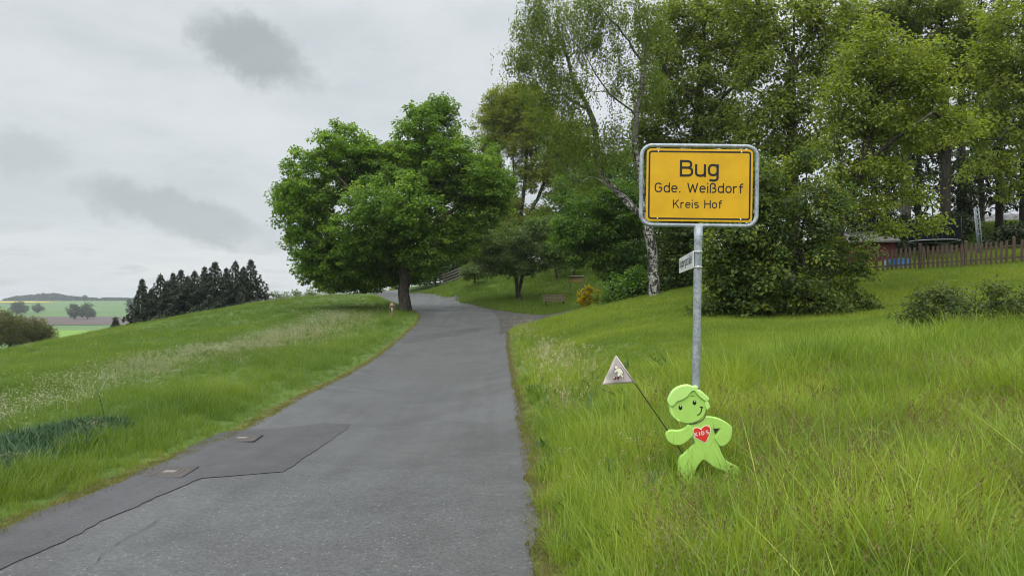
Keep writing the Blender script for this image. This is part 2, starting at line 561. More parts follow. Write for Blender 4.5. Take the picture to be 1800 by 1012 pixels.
def spline_1d(pts):
    y = np.array([p[0] for p in pts], float)
    x = np.array([p[1] for p in pts], float)
    m = np.gradient(x, y)

    def f(q):
        q = np.clip(np.asarray(q, float), y[0], y[-1])
        i = np.clip(np.searchsorted(y, q) - 1, 0, len(y) - 2)
        h = y[i + 1] - y[i]
        t = (q - y[i]) / h
        return (2 * t**3 - 3 * t**2 + 1) * x[i] + (t**3 - 2 * t**2 + t) * h * m[i] + (-2 * t**3 + 3 * t**2) * x[i + 1] + (t**3 - t**2) * h * m[i + 1]
    return f


XL, XR = spline_1d(EDGE_L), spline_1d(EDGE_R)
# road profile: height against Y
RZ = spline_1d([(-40, .9), (-10, .24), (0, 0), (4.6, -.10), (7.73, -.18), (11, -.235), (15.5, -.25), (20, -.23), (26.9, -.07), (32.5, .25), (39.5, .56),
                (43, .80), (48, 1.10), (55, 1.46), (63, 1.92), (70, 2.30), (76, 2.50), (82, 2.45), (95, 2.0), (110, 1.2)])

CTRL = []
for yy_ in list(range(-12, 84, 4)):
    CTRL.append((float(XL(yy_)), yy_, float(RZ(yy_))))
    CTRL.append((float(XR(yy_)), yy_, float(RZ(yy_))))
PIX = [  # photo pixel + distance
    (1224, 832, 7.0), (1800, 752, 8.0), (1800, 602, 14.0), (1800, 562, 18.0), (1800, 503, 25.0), (1500, 700, 9.5), (1500, 600, 15.0), (1500, 562, 20.0),
    (1050, 600, 19.0), (1050, 562, 26.0), (1219, 534, 27.0), (1015, 558, 30.0), (1100, 544, 30.0), (940, 571, 31.0), (1390, 562, 22.0), (1150, 519, 34.0),
    (1780, 463, 30.0), (1590, 476, 32.0), (1500, 482, 33.5), (1740, 397, 50.0), (932, 553, 45.5), (970, 554, 45.0), (940, 568, 37.0), (975, 541, 50.0), (1040, 538, 45.0),
    (1013, 516, 56.0), (1000, 470, 66.0), (1100, 520, 42.0), (912, 526, 54.0), (835, 503, 62.0), (810, 490, 76.0), (740, 501, 86.0), (880, 483, 68.0),
    (0, 720, 12.1), (0, 803, 8.5), (250, 700, 12.5), (400, 627, 20.0), (600, 592, 30.0), (650, 562, 40.0), (550, 560, 40.0), (400, 572, 38.0), (200, 612, 27.0),
    (0, 652, 20.0), (0, 620, 30.0), (200, 578, 45.0), (400, 542, 55.0), (480, 529, 62.0), (560, 521, 67.0), (640, 517, 73.0), (1100, 640, 14.5), (1000, 660, 13.5)]
for p in PIX:
    v = at(*p)
    CTRL.append((v.x, v.y, v.z))
CTRL += [(2.4, 3.5, .1), (6, 0, .45), (10, 0, 1.0), (10, -10, 1.2), (2.5, -10, .3), (14, 8, 1.1), (30, 12, 2.4), (30, 40, 4.6), (33, 62, 7.0), (15, 62, 5.2), (30, 80, 6.2), (14, 85, 5.2),
         (0, 95, 4.6), (-8, 102, 3.6), (-12, 5, -.3), (-8, -8, .1), (-20, 10, -.8), (-30, 12, -2.4), (-30, 30, -2.2), (-31, 45, -1.6), (-32, 60, -1.4),
         (-30, 74, -.6), (-22, 84, 1.1), (-24, 96, .6), (22, 20, 2.2)]


def _tps():
    C = np.array(CTRL)
    xy, z = C[:, :2] / 10.0, C[:, 2]
    n = len(C)
    d = np.linalg.norm(xy[:, None] - xy[None], axis=2)
    K = np.where(d > 0, d * d * np.log(d + 1e-12), 0) + np.eye(n) * 0.004
    Pm = np.hstack([np.ones((n, 1)), xy])
    A = np.block([[K, Pm], [Pm.T, np.zeros((3, 3))]])
    w = np.linalg.solve(A, np.concatenate([z, np.zeros(3)]))
    return xy, w


_TX, _TW = _tps()


def _sm(t):
    t = np.clip(t, 0, 1)
    return t * t * (3 - 2 * t)


FAR_Y = [-400, 0, 60, 120, 200, 350, 520, 800, 1100, 1500, 1720, 2300, 4000]
FAR_Z = [-8, -5, -6, -9.5, -13.5, -19, -21, -16.5, -9, -2.2, 4.0, 3.0, -30]


def H(x, y):
    """ground height"""
    x = np.asarray(x, float)
    y = np.asarray(y, float)
    shp = np.broadcast(x, y).shape
    x = np.broadcast_to(x, shp).ravel()
    y = np.broadcast_to(y, shp).ravel()
    cx, cy = np.clip(x, -45, 50), np.clip(y, -20, 125)
    near = np.empty(len(x))
    for i in range(0, len(x), 40000):
        q = np.stack([cx[i:i + 40000], cy[i:i + 40000]], 1) / 10.0
        d = np.linalg.norm(q[:, None] - _TX[None], axis=2)
        near[i:i + 40000] = (np.where(d > 0, d * d * np.log(d + 1e-12), 0) @ _TW[:-3]) + _TW[-3] + q @ _TW[-2:]
    left = np.interp(y, FAR_Y, FAR_Z)
    right = np.interp(y, [-400, 0, 60, 200, 600, 1720, 4000], [1.5, 1.5, 5, 5, 3, 2, -30])
    far = left + (right - left) * _sm((x - np.minimum(0, -0.25 * y)) / 60.0 + 0.3)
    out = np.maximum(np.maximum(-30 - x, x - 36), np.maximum(-14 - y, y - 100))
    w = _sm(out / 55.0)
    z = near * (1 - w) + far * w
    z = z + 0.035 * np.sin(x * 0.9 + 1.3 * np.sin(y * 0.31)) * np.sin(y * 0.7 + x * .3) * _sm((np.minimum(np.abs(x - XL(y)), np.abs(x - XR(y)))) / 2.5)
    return z.reshape(shp) if shp else float(z[0])


def Hp(x, y):
    return float(H(np.array([x]), np.array([y]))[0])


def ground_pix(px, py, y0=2.0, y1=120.0):
    """nearest ground point under a photo pixel"""
    Y = np.linspace(y0, y1, 2400)
    X = (px - 900.0) * Y / F
    Zr = CAMZ - (py - HZ) * Y / F
    d = Zr - H(X, Y)
    i = np.argmax(d < 0)
    return Vector((X[i], Y[i], float(H(X[i:i + 1], Y[i:i + 1])[0])))


TRK_N = spline_1d([(-.6, 30.5), (.2, 33.6), (1.1, 36.6), (3, 38.6), (5, 40.3), (6.5, 42.0), (7.2, 43.2)])   # near and far edge of the side track, Y against X
TRK_F = spline_1d([(-1.4, 48.6), (0, 46.6), (1.1, 45.6), (2.1, 45.3), (4, 45.0), (6, 44.3), (7.2, 43.4)])


def on_track(x, y, pad=0.0):
    return (x > XR(y) - .1) & (x < 7.2) & (y > TRK_N(x) - pad) & (y < TRK_F(x) + pad) & (y > 30) & (y < 49)


def on_road(x, y, pad=0.0):
    return (x > XL(y) - pad) & (x < XR(y) + pad)

# ------------------------------------------------------------------ ground sheet
def axis(lo, hi, step, reach, grow=1.16):
    a = list(np.arange(lo, hi + 1e-6, step))
    s = step
    up, dn = a[-1], a[0]
    U, D = [], []
    while up < reach:
        s *= grow
        up += s
        U.append(up)
    s = step
    while dn > -reach:
        s *= grow
        dn -= s
        D.append(dn)
    return np.array(D[::-1] + a + U)


def grid_faces(nx, ny):
    i = np.arange(nx - 1)[None, :] + nx * np.arange(ny - 1)[:, None]
    return np.stack([i, i + 1, i + 1 + nx, i + nx], -1).reshape(-1, 4)


def build_ground():
    xs = axis(-30, 34, 0.3, 2600)
    ys = axis(-12, 100, 0.33, 3900)
    ys = ys[ys > -500]
    X, Y = np.meshgrid(xs, ys)
    Z = H(X, Y)
    rd = on_road(X, Y, 0.02)
    Z = Z - 0.07 * rd - 0.05 * on_track(X, Y)
    m, g, out = new_mat('meadow_ground')
    geo = g.n('ShaderNodeNewGeometry').outputs['Position']
    n1 = g.noise(geo, 0.25, 5.0, 0.6)
    n2 = g.noise(geo, 3.0, 5.0, 0.65)
    n3 = g.noise(geo, 40.0, 3.0, 0.6)
    f = g.math('ADD', g.math('ADD', g.math('MULTIPLY', n1, 0.4), g.math('MULTIPLY', n2, 0.35)), g.math('MULTIPLY', n3, 0.25))
    near = g.ramp(g.remap(f, 0.35, 0.65), [(0, (0.036, 0.062, 0.012)), (0.6, (0.07, 0.115, 0.02)), (1, (0.10, 0.14, 0.03))])
    far = g.ramp(g.remap(g.noise(geo, 0.006, 4.0, 0.5), 0.3, 0.7), [(0, (0.075, 0.135, 0.045)), (1, (0.10, 0.175, 0.05))])
    yv = g.n('ShaderNodeSeparateXYZ', {0: geo}).outputs[1]
    c = g.mix(g.remap(yv, 110.0, 190.0), near, far)
    principled(g, out, c, 0.9, 0.15, 0, n3, 0.4, 0.02)
    me = np_mesh('ground', np.stack([X, Y, Z], -1).reshape(-1, 3), grid_faces(len(xs), len(ys)), m, True)
    tag(link('ground', me), kind='structure')


def sheet(name, x0, x1, y0, y1, nx, ny, lift, mat, skew=0.0, kind='structure'):
    u, v = np.meshgrid(np.linspace(0, 1, nx), np.linspace(0, 1, ny))
    X = x0 + (x1 - x0) * u
    Y = y0 + (y1 - y0) * v + skew * (u - .5) + 0.02 * (y1 - y0) * np.sin(X * .02)
    return tag(link(name, np_mesh(name, np.stack([X, Y, H(X, Y) + lift], -1).reshape(-1, 3), grid_faces(nx, ny), mat, True)), kind=kind)


def field_mat(name, a, b, scale=0.02):
    m, g, out = new_mat(name)
    geo = g.n('ShaderNodeNewGeometry').outputs['Position']
    n = g.noise(g.n('ShaderNodeMapping', {'Vector': geo, 'Scale': (0.3, 1.6, 1.0)}).outputs[0], scale, 5.0, 0.6)
    principled(g, out, g.ramp(g.remap(n, 0.3, 0.7), [(0, a), (1, b)]), 0.9, 0.1)
    return m


build_ground()
sheet('ploughed_field', -760, 150, 655, 835, 90, 24, 0.5, field_mat('ploughed_soil', (0.082, 0.062, 0.058), (0.115, 0.088, 0.08)), 30)
sheet('bright_crop_field', -560, 60, 430, 560, 70, 20, 0.4, field_mat('young_crop', (0.13, 0.24, 0.03), (0.16, 0.27, 0.04)), 10)
sheet('rapeseed_field', -1900, -985, 1545, 1640, 60, 20, 0.8, field_mat('rapeseed', (0.42, 0.34, 0.02), (0.5, 0.40, 0.03)), -30)


# ------------------------------------------------------------------ road, track, patch
def wob(y, s):
    return 0.035 * np.sin(y * 2.1 + s) + 0.025 * np.sin(y * 5.3 + 2 * s) + 0.012 * np.sin(y * 13.7 + 3 * s)


def road_z(x, y):
    return H(x, y) + 0.015


def build_road():
    ys = np.concatenate([np.arange(-30, 0, .5), np.arange(0, 24, .12), np.arange(24, 108, .4)])
    u = np.linspace(0, 1, 25)
    Y = np.repeat(ys[:, None], 25, 1)
    L = XL(ys) + wob(ys, 0.4)
    Rr = XR(ys) + wob(ys, 1.7)
    X = L[:, None] * (1 - u) + Rr[:, None] * u
    tag(link('road', np_mesh('road', np.stack([X, Y, road_z(X, Y)], -1).reshape(-1, 3), grid_faces(25, len(ys)), M['road'], True)), kind='structure')
    # bare, mossy strips where turf meets asphalt
    m, g, out = new_mat('verge_soil')
    geo = g.n('ShaderNodeNewGeometry').outputs['Position']
    n = g.noise(geo, 6.0, 5.0, 0.7)
    n2 = g.noise(geo, 60.0, 3.0, 0.7)
    c = g.ramp(g.remap(g.math('ADD', g.math('MULTIPLY', n, .6), g.math('MULTIPLY', n2, .4)), 0.32, 0.68),
               [(0, (0.04, 0.036, 0.018)), (0.4, (0.07, 0.085, 0.02)), (0.75, (0.11, 0.13, 0.025)), (1, (0.18, 0.165, 0.06))])
    principled(g, out, c, 0.9, 0.15, 0, n2, 0.6, 0.012)
    for k, (E, sgn) in enumerate(((XL, -1), (XR, 1))):
        u = np.linspace(-0.10, 0.20, 7)
        yy = ys[(ys > -12) & (ys < 80)]
        X = E(yy)[:, None] + sgn * u[None] * (1 + 0.3 * np.sin(yy * 1.7 + k))[:, None]
        Y = np.repeat(yy[:, None], 7, 1)
        Z = H(X, Y) + np.where(u[None] < 0.0, 0.004, 0.010) * 1.0
        f = grid_faces(7, len(yy))
        keep = ~((sgn > 0) & (Y.ravel()[f[:, 0]] > 30.5) & (Y.ravel()[f[:, 0]] < 48.5))
        tag(link('verge_soil', np_mesh('verge_soil', np.stack([X, Y, Z], -1).reshape(-1, 3), f[keep], m, True)), kind='structure')
    # gravelled side track
    xs = np.linspace(-1.4, 7.2, 60)
    lo = np.where(xs < 0.3, np.maximum(TRK_N(np.maximum(xs, -.6)), 30.5), TRK_N(xs)) + wob(xs * 2, 2)
    hi = TRK_F(xs) + wob(xs * 2, 5)
    V = np.linspace(0, 1, 24)
    Y = lo[None] * (1 - V[:, None]) + hi[None] * V[:, None]
    X = np.repeat(xs[None], 24, 0)
    keep_x = np.maximum(X, XR(Y) - .35)
    tag(link('side_track', np_mesh('side_track', np.stack([keep_x, Y, H(keep_x, Y) + 0.019], -1).reshape(-1, 3), grid_faces(60, 24), M['track'], True)), kind='structure')


def densify(pix, closed):
    P = [ground_pix(*p) for p in pix]
    o = []
    for a, b in zip(P, P[1:] + P[:1] if closed else P[1:]):
        n = max(1, int((b - a).length / 0.11))
        for i in range(n):
            q = a.lerp(b, i / n)
            k = 0.012 * math.sin(q.x * 23 + q.y * 7) + 0.010 * math.sin(q.x * 9 - q.y * 31) + 0.006 * math.sin(q.x * 71 + q.y * 53)
            o.append(Vector((q.x + k, q.y + k * .7, 0)))
    if not closed: o.append(P[-1])
    return o


def road_poly(name, pix, mat, lift, thick=0.0):
    """a flat patch on the road from photo outline, triangulated finely enough to follow the fall of the road"""
    pts = densify(pix, True)
    bm = bmesh.new()
    vs = [bm.verts.new((p.x, p.y, 0)) for p in pts]
    f = bm.faces.new(vs)
    bmesh.ops.triangulate(bm, faces=[f])
    for _ in range(4):
        es = [e for e in bm.edges if e.calc_length() > 0.5]
        if not es: break
        bmesh.ops.subdivide_edges(bm, edges=es, cuts=1)
        bmesh.ops.triangulate(bm, faces=bm.faces[:])
    P = np.array([(v.co.x, v.co.y) for v in bm.verts])
    Z = road_z(P[:, 0], P[:, 1]) + lift
    for v, z in zip(bm.verts, Z): v.co.z = z
    return tag(link(name, bm_mesh(name, bm, mat, True)), kind='structure')


def crack(pix, w0, lift=0.011):
    r = random.Random(int(pix[0][0]))
    Q = densify(pix, False)
    P = []
    for A, B in zip(Q, Q[1:]): P += [A, A.lerp(B, .5)]
    vs, fs = [], []
    for i, p in enumerate(P):
        d = (P[min(i + 1, len(P) - 1)] - P[max(i - 1, 0)]).normalized()
        nrm = Vector((-d.y, d.x, 0))
        j = nrm * r.uniform(-.006, .006)
        w = w0 * r.uniform(.15, 1.3)
        for s in (-1, 1):
            q = p + j + nrm * s * w
            vs.append((q.x, q.y, float(road_z(q.x, q.y)) + lift))
    gap = [math.sin(i * .11 + pix[0][0]) + .7 * math.sin(i * .047 + 1) for i in range(len(P))]
    for i in range(len(P) - 1):
        if gap[i] < -.55: continue
        fs.append((2 * i, 2 * i + 1, 2 * i + 3, 2 * i + 2))
    tag(link('road_crack', np_mesh('road_crack', vs, fs, M['crack'])), kind='structure')


build_road()
PATCH = [(-60, 965), (60, 908), (174, 866), (240, 838), (295, 812), (341, 784), (377, 766), (405, 760), (432, 758), (498, 754), (569, 746), (618, 747), (570, 784), (526, 813), (498, 833),
         (420, 838), (356, 844), (302, 867), (196, 915), (71, 977), (0, 1004), (-60, 1030)]
road_poly('road_patch', PATCH, M['patch'], 0.006)
crack([(196, 915), (302, 867), (356, 844), (420, 838), (498, 833), (526, 813), (570, 784), (618, 747)], 0.0015)
crack([(150, 1010), (200, 968), (240, 945), (280, 918), (312, 903)], 0.0028)
crack([(690, 598), (735, 590), (790, 590)], 0.01)
crack([(800, 583), (850, 577)], 0.02)
wet = road_mat('damp_asphalt', (0.046, 0.046, 0.046), (0.066, 0.066, 0.066), 0.2, 0.08)
road_poly('damp_patch', [(704, 600), (740, 589), (800, 582), (846, 576), (862, 577), (820, 586), (770, 594), (726, 602), (708, 603)], wet, 0.005)
road_poly('damp_patch', [(812, 546), (822, 549), (832, 555), (826, 556), (815, 551)], wet, 0.005)


M['lid'] = simple('worn_iron_lid', (0.060, 0.049, 0.043), 0.6, 0.35, 0, 0.4, 12.0, 0.3)
M['lid_mark'] = simple('worn_concrete', (0.17, 0.165, 0.15), 0.8, 0.2, 0, 0.3, 20.0, 0.3)


def gully(pix_c, rz, label):
    p = ground_pix(*pix_c)
    t = thing('gully_cover', label, 'drain cover', (p.x, p.y, float(road_z(p.x, p.y)) + 0.0015), rz, 'iron covers in the patched edge of the road')
    t.rotation_euler = (math.atan(-.02), 0, rz)
    bm = bmesh.new()
    for c, s in (((0, .258, .002), (.55, .03, .02)), ((0, -.258, .002), (.55, .03, .02)), ((.26, 0, .002), (.03, .486, .02)), ((-.26, 0, .002), (.03, .486, .02))):
        add_box(bm, c, (s[0] * .985, s[1], .012), bevel=.004)
    link('frame', bm_mesh('gully_frame', bm, M['patch']), t)
    bm = bmesh.new()
    add_box(bm, (0, 0, -.0025), (.49, .48, .018), bevel=.003)
    for i in range(7):
        add_box(bm, (-.18 + .06 * i, 0, .0070), (.018, .42, .003))
    lid = link('lid', bm_mesh('gully_lid', bm, M['lid']), t)
    bm = bmesh.new()
    add_box(bm, (.05, .03, .006), (.13, .09, .008), bevel=.003)
    link('insert', bm_mesh('gully_insert', bm, M['lid_mark']), lid)
    return t


gully((418, 773), R(6), 'square rusty iron drain cover in the dark road patch, the one farther up the road')
gully((288, 834), R(6), 'square rusty iron drain cover at the grass edge of the road, nearer than its twin')


# ------------------------------------------------------------------ trees: skeleton grown towards leaf clumps
def kites(p, axis_, nrm, L, W, fold=0.18, droop=0.15):
    """folded leaf faces; arrays (n,3),(n,3),(n,3),(n,),(n,)"""
    axis_ = axis_ / (np.linalg.norm(axis_, axis=1, keepdims=True) + 1e-9)
    s = np.cross(nrm, axis_)
    s /= (np.linalg.norm(s, axis=1, keepdims=True) + 1e-9)
    nn = np.cross(axis_, s)
    L, W = L[:, None], W[:, None]
    v = np.stack([p, p + axis_ * L * .45 + s * W * .5 + nn * W * fold, p + axis_ * L - nn * L * droop, p + axis_ * L * .45 - s * W * .5 + nn * W * fold], 1)
    n = len(p)
    i = 4 * np.arange(n)
    f = np.stack([np.stack([i, i + 1, i + 2], 1), np.stack([i, i + 2, i + 3], 1)], 1).reshape(-1, 3)
    return v.reshape(-1, 3), f


def rdir(r, n):
    v = r.normal(size=(n, 3))
    return v / np.linalg.norm(v, axis=1, keepdims=True)


class Skeleton:
    def __init__(s, r, cap=40000):
        s.r = r
        s.pos = np.zeros((cap, 3))
        s.par = np.full(cap, -1, int)
        s.len = np.zeros(cap)
        s.n = 0

    def add(s, p, par):
        i = s.n
        s.pos[i] = p
        s.par[i] = par
        s.len[i] = 0 if par < 0 else s.len[par] + np.linalg.norm(s.pos[i] - s.pos[par])
        s.n += 1
        return i

    def stem(s, pts, step=0.5, jit=0.03):
        pts = [np.array(p, float) for p in pts]
        sm = [np.array(q) for q in smooth_loop3(pts)]
        if s.n == 0:
            last = s.add(sm[0], -1)
        else:
            d = np.linalg.norm(s.pos[:s.n] - sm[0], axis=1)
            last = int(np.argmin(d))
        for q in sm[1:]:
            if np.linalg.norm(q - s.pos[last]) > step:
                last = s.add(q + s.r.normal(size=3) * jit, last)
        return last

    def reach(s, T, low, seg=0.45, sag=0.0, up=0.25):
        stems = s.pos[:s.n].copy()
        ok0 = stems[:, 2] > low
        if not ok0.any(): ok0[-1] = True
        d0 = np.array([np.min(np.linalg.norm(stems[ok0] - t, axis=1)) for t in T])
        tips = []
        okmask = np.zeros(len(s.pos), bool)
        okmask[:s.n] = ok0
        for k in np.argsort(d0):
            t = T[k]
            P = s.pos[:s.n]
            dv = t - P
            d = np.linalg.norm(dv, axis=1)
            cost = d + 0.6 * np.maximum(0, P[:, 2] - t[2] - 0.15 * d) + 0.12 * s.len[:s.n]
            cost[~okmask[:s.n]] = 1e9
            j = int(np.argmin(cost))
            a = s.pos[j].copy()
            D = d[j]
            pd = (a - s.pos[s.par[j]]) if s.par[j] >= 0 else np.array([0, 0, 1.0])
            pd = pd / (np.linalg.norm(pd) + 1e-9)
            c = a + pd * D * 0.25 + (t - a) * 0.3 + np.array([0, 0, up * D * 0.3])
            m = max(2, int(D / seg))
            last = j
            for q in range(1, m + 1):
                u = q / m
                b = (1 - u)**2 * a + 2 * u * (1 - u) * c + u * u * t
                if q < m: b = b + s.r.normal(size=3) * 0.05 * min(1, D)
                last = s.add(b, last)
                okmask[last] = True
            tips.append(last)
        return tips

    def radii(s, r0, rt):
        n = s.n
        cnt = np.zeros(n)
        kids = np.zeros(n, int)
        for i in range(1, n):
            if s.par[i] >= 0: kids[s.par[i]] += 1
        cnt[kids == 0] = 1
        for i in range(n - 1, 0, -1):
            cnt[s.par[i]] += cnt[i]
        p = math.log(max(cnt[0], 2)) / math.log(r0 / rt)
        s.rad = rt * cnt ** (1 / p)
        s.cnt = cnt

    def mesh(s, lo, hi, name, mat, sides_big=9):
        """tubes of all chains whose radius at the start lies in [lo,hi)"""
        n = s.n
        ch = [[] for _ in range(n)]
        for i in range(1, n):
            if s.par[i] >= 0: ch[s.par[i]].append(i)
        V, Fc = [], []
        base = 0
        stack = [(0, -1)]
        while stack:
            st, pr = stack.pop()
            chain = [pr, st] if pr >= 0 else [st]
            cur = st
            while ch[cur]:
                kids = sorted(ch[cur], key=lambda k: -s.cnt[k])
                for k in kids[1:]: stack.append((k, cur))
                chain.append(kids[0])
                cur = kids[0]
            # split chain by radius class
            rad = np.array([s.rad[c] for c in chain])
            if pr >= 0: rad[0] = min(rad[0], rad[1] * 1.15)
            sel = [i for i in range(len(chain)) if lo <= rad[i] < hi]
            if not sel: continue
            a, b = sel[0], sel[-1]
            if a > 0: a -= 1
            if b - a < 1: continue
            P = s.pos[[chain[i] for i in range(a, b + 1)]]
            q = rad[a:b + 1]
            rr = max(q[0], q[-1])
            k = sides_big if rr > .12 else (6 if rr > .05 else 3)
            d = np.gradient(P, axis=0)
            d /= (np.linalg.norm(d, axis=1, keepdims=True) + 1e-9)
            ref = np.array([1.0, 0.13, 0.05])
            e1 = ref - d * (d @ ref)[:, None]
            e1 /= (np.linalg.norm(e1, axis=1, keepdims=True) + 1e-6)
            e2 = np.cross(d, e1)
            an = 2 * np.pi * np.arange(k) / k
            qq = q[:, None] * np.ones(k)
            if k == sides_big:
                qq = qq * (1 + 0.07 * np.sin(an * 3 + P[:, 2:3] * .8) + 0.04 * np.sin(an * 5 - P[:, 2:3] * 1.7))
                if pr < 0 and a == 0:
                    fl = 1 + 0.55 * np.exp(-(P[:, 2] - P[0, 2]) / 0.35)
                    qq = qq * (1 + (fl[:, None] - 1) * (0.6 + 0.4 * np.sin(an * 4 + 1)))
            ring = P[:, None] + qq[..., None] * (np.cos(an)[None, :, None] * e1[:, None] + np.sin(an)[None, :, None] * e2[:, None])
            V.append(ring.reshape(-1, 3))
            m = len(P)
            i = (np.arange(m - 1)[:, None] * k + np.arange(k)[None])
            i2 = (np.arange(m - 1)[:, None] * k + (np.arange(k)[None] + 1) % k)
            Fc.append(np.stack([i, i2, i2 + k, i + k], -1).reshape(-1, 4) + base)
            base += m * k
        if not V: return None
        return np_mesh(name, np.concatenate(V), np.concatenate(Fc), mat, True)


def smooth_loop3(pts, sub=8):
    P = np.array(pts, float)
    n = len(P)
    out = []
    for i in range(n - 1):
        p0, p1, p2, p3 = P[max(i - 1, 0)], P[i], P[i + 1], P[min(i + 2, n - 1)]
        for k in range(sub):
            t = k / sub
            out.append(0.5 * (2 * p1 + (p2 - p0) * t + (2 * p0 - 5 * p1 + 4 * p2 - p3) * t * t + (3 * p1 - p0 - 3 * p2 + p3) * t ** 3))
    out.append(P[-1])
    return out


def blob_targets(r, blobs, dens):
    """blobs: (center xyz, radii xyz); points spread through the volume, denser near the shell"""
    T = []
    for c, q in blobs:
        c, q = np.array(c), np.array(q)
        n = max(4, int(dens * (q[0] * q[1] * q[2]) ** (2 / 3)))
        u = rdir(r, n) * (r.random(n)[:, None] ** 0.42)
        T.append(c + u * q)
    return np.concatenate(T)


def pixblobs(bl, Y, depth=1.0):
    """(px,py,rx,ry[,dY]) in photo pixels at distance Y"""
    o = []
    for b in bl:
        y = Y + (b[4] if len(b) > 4 else 0)
        k = y / F
        c = at(b[0], b[1], y)
        o.append(((c.x, c.y, c.z), (b[2] * k, (b[2] + b[3]) / 2 * k * depth, b[3] * k)))
    return o


CLUMP = 0.19


def tree(name, label, cat, seed, stems, blobs, dens, r0, bark, leafm, leaf=(.16, .13), nleaf=60, crad=.55, flat=.55, low=None, hang=0, rt=.012, group=None,
         shell_up=0.85, droop=.2, limb=0.07, twig_leaves=0.25, blossom=None):
    r = np.random.default_rng(seed)
    b = np.array(stems[0][0], float)
    t = thing(name, label, cat, tuple(b), 0, group)
    sk = Skeleton(r)
    sk.stem(stems[0], 0.35)
    for s in stems[1:]: sk.stem(s, 0.35)
    T = blob_targets(r, blobs, dens)
    if low is None: low = b[2] + 0.3 * (np.max(T[:, 2]) - b[2])
    n_st = sk.n
    tips = sk.reach(T, low)
    sk.radii(r0, rt)
    centre = T.mean(0)
    sk.pos[:sk.n] -= b
    me = sk.mesh(limb, 1e9, 'trunk', bark)
    if me: link('trunk', me, t)
    me = sk.mesh(0, limb, 'branches', M['twig'] if bark is not M['birch'] else M['birch_limb'])
    if me: tag(link('branches', me, t), kind='stuff')
    # leaves round the tips and along the last twigs
    P, Cn = [], []
    tips = np.array(tips)
    cl_t = r.normal(size=len(tips)) * CLUMP
    base = np.repeat(sk.pos[tips], nleaf, 0)
    ct = np.repeat(cl_t, nleaf)
    off = rdir(r, len(base)) * (r.random(len(base))[:, None] ** 0.5) * crad * np.array([1, 1, flat])
    off[:, 2] -= 0.25 * (off[:, 0]**2 + off[:, 1]**2) / crad
    P = base + off * np.repeat(r.uniform(.6, 1.25, len(tips)), nleaf)[:, None]
    odir = off.copy()
    fine = np.where((sk.rad[:sk.n] < 0.022) & (np.arange(sk.n) >= n_st))[0]
    if twig_leaves > 0 and len(fine):
        k = int(len(P) * twig_leaves)
        ii = r.choice(fine, k)
        o2 = rdir(r, k) * 0.2
        P = np.concatenate([P, sk.pos[ii] + o2])
        odir = np.concatenate([odir, o2])
        ct = np.concatenate([ct, r.normal(size=k) * .1 - .05])
    if hang:
        m = hang * len(tips)
        hb = np.repeat(sk.pos[tips], hang, 0) + r.normal(size=(m, 3)) * np.array([.22, .22, .12])
        hl = r.uniform(.4, 1.5, m)
        q = 13
        u = np.linspace(0.05, 1, q)[None, :, None]
        sway = r.normal(size=(m, 1, 3)) * np.array([.12, .12, 0])
        strand = hb[:, None] + np.array([0, 0, -1.0]) * hl[:, None, None] * u + sway * u**2
        hp = strand.reshape(-1, 3) + r.normal(size=(m * q, 3)) * 0.035
        P = np.concatenate([P, hp])
        odir = np.concatenate([odir, np.tile([0, 0, -1.0], (m * q, 1)) + r.normal(size=(m * q, 3)) * .4])
        ct = np.concatenate([ct, np.repeat(r.normal(size=m) * .12, q)])
    n = len(P)
    ax = odir / (np.linalg.norm(odir, axis=1, keepdims=True) + 1e-6) + rdir(r, n) * .7 + np.array([0, 0, -droop])
    outw = P - (centre - b)
    outw /= (np.linalg.norm(outw, axis=1, keepdims=True) + 1e-6)
    nr = np.array([0, 0, shell_up]) + outw * .35 + rdir(r, n) * .55
    L = leaf[0] * r.uniform(.65, 1.3, n)
    W = leaf[1] * r.uniform(.65, 1.3, n)
    v, f = kites(P, ax, nr, L, W)
    tint = np.clip(.5 + ct + r.normal(size=n) * .16, 0, 1)
    cr = link('crown', np_mesh('crown', v, f, leafm, False, {'tint': np.repeat(tint, 4)}), t)
    cr['kind'] = 'stuff'
    if blossom:
        k = blossom[1]
        ii = r.choice(n, k)
        v, f = kites(P[ii] + rdir(r, k) * .06, rdir(r, k), rdir(r, k), np.full(k, blossom[2]), np.full(k, blossom[2]))
        tag(link('blossom', np_mesh('blossom', v, f, blossom[0], False), t), kind='stuff')
    STATS[name + ' ' + label[:24]] = (len(tips), n * 2)
    return t


STATS = {}


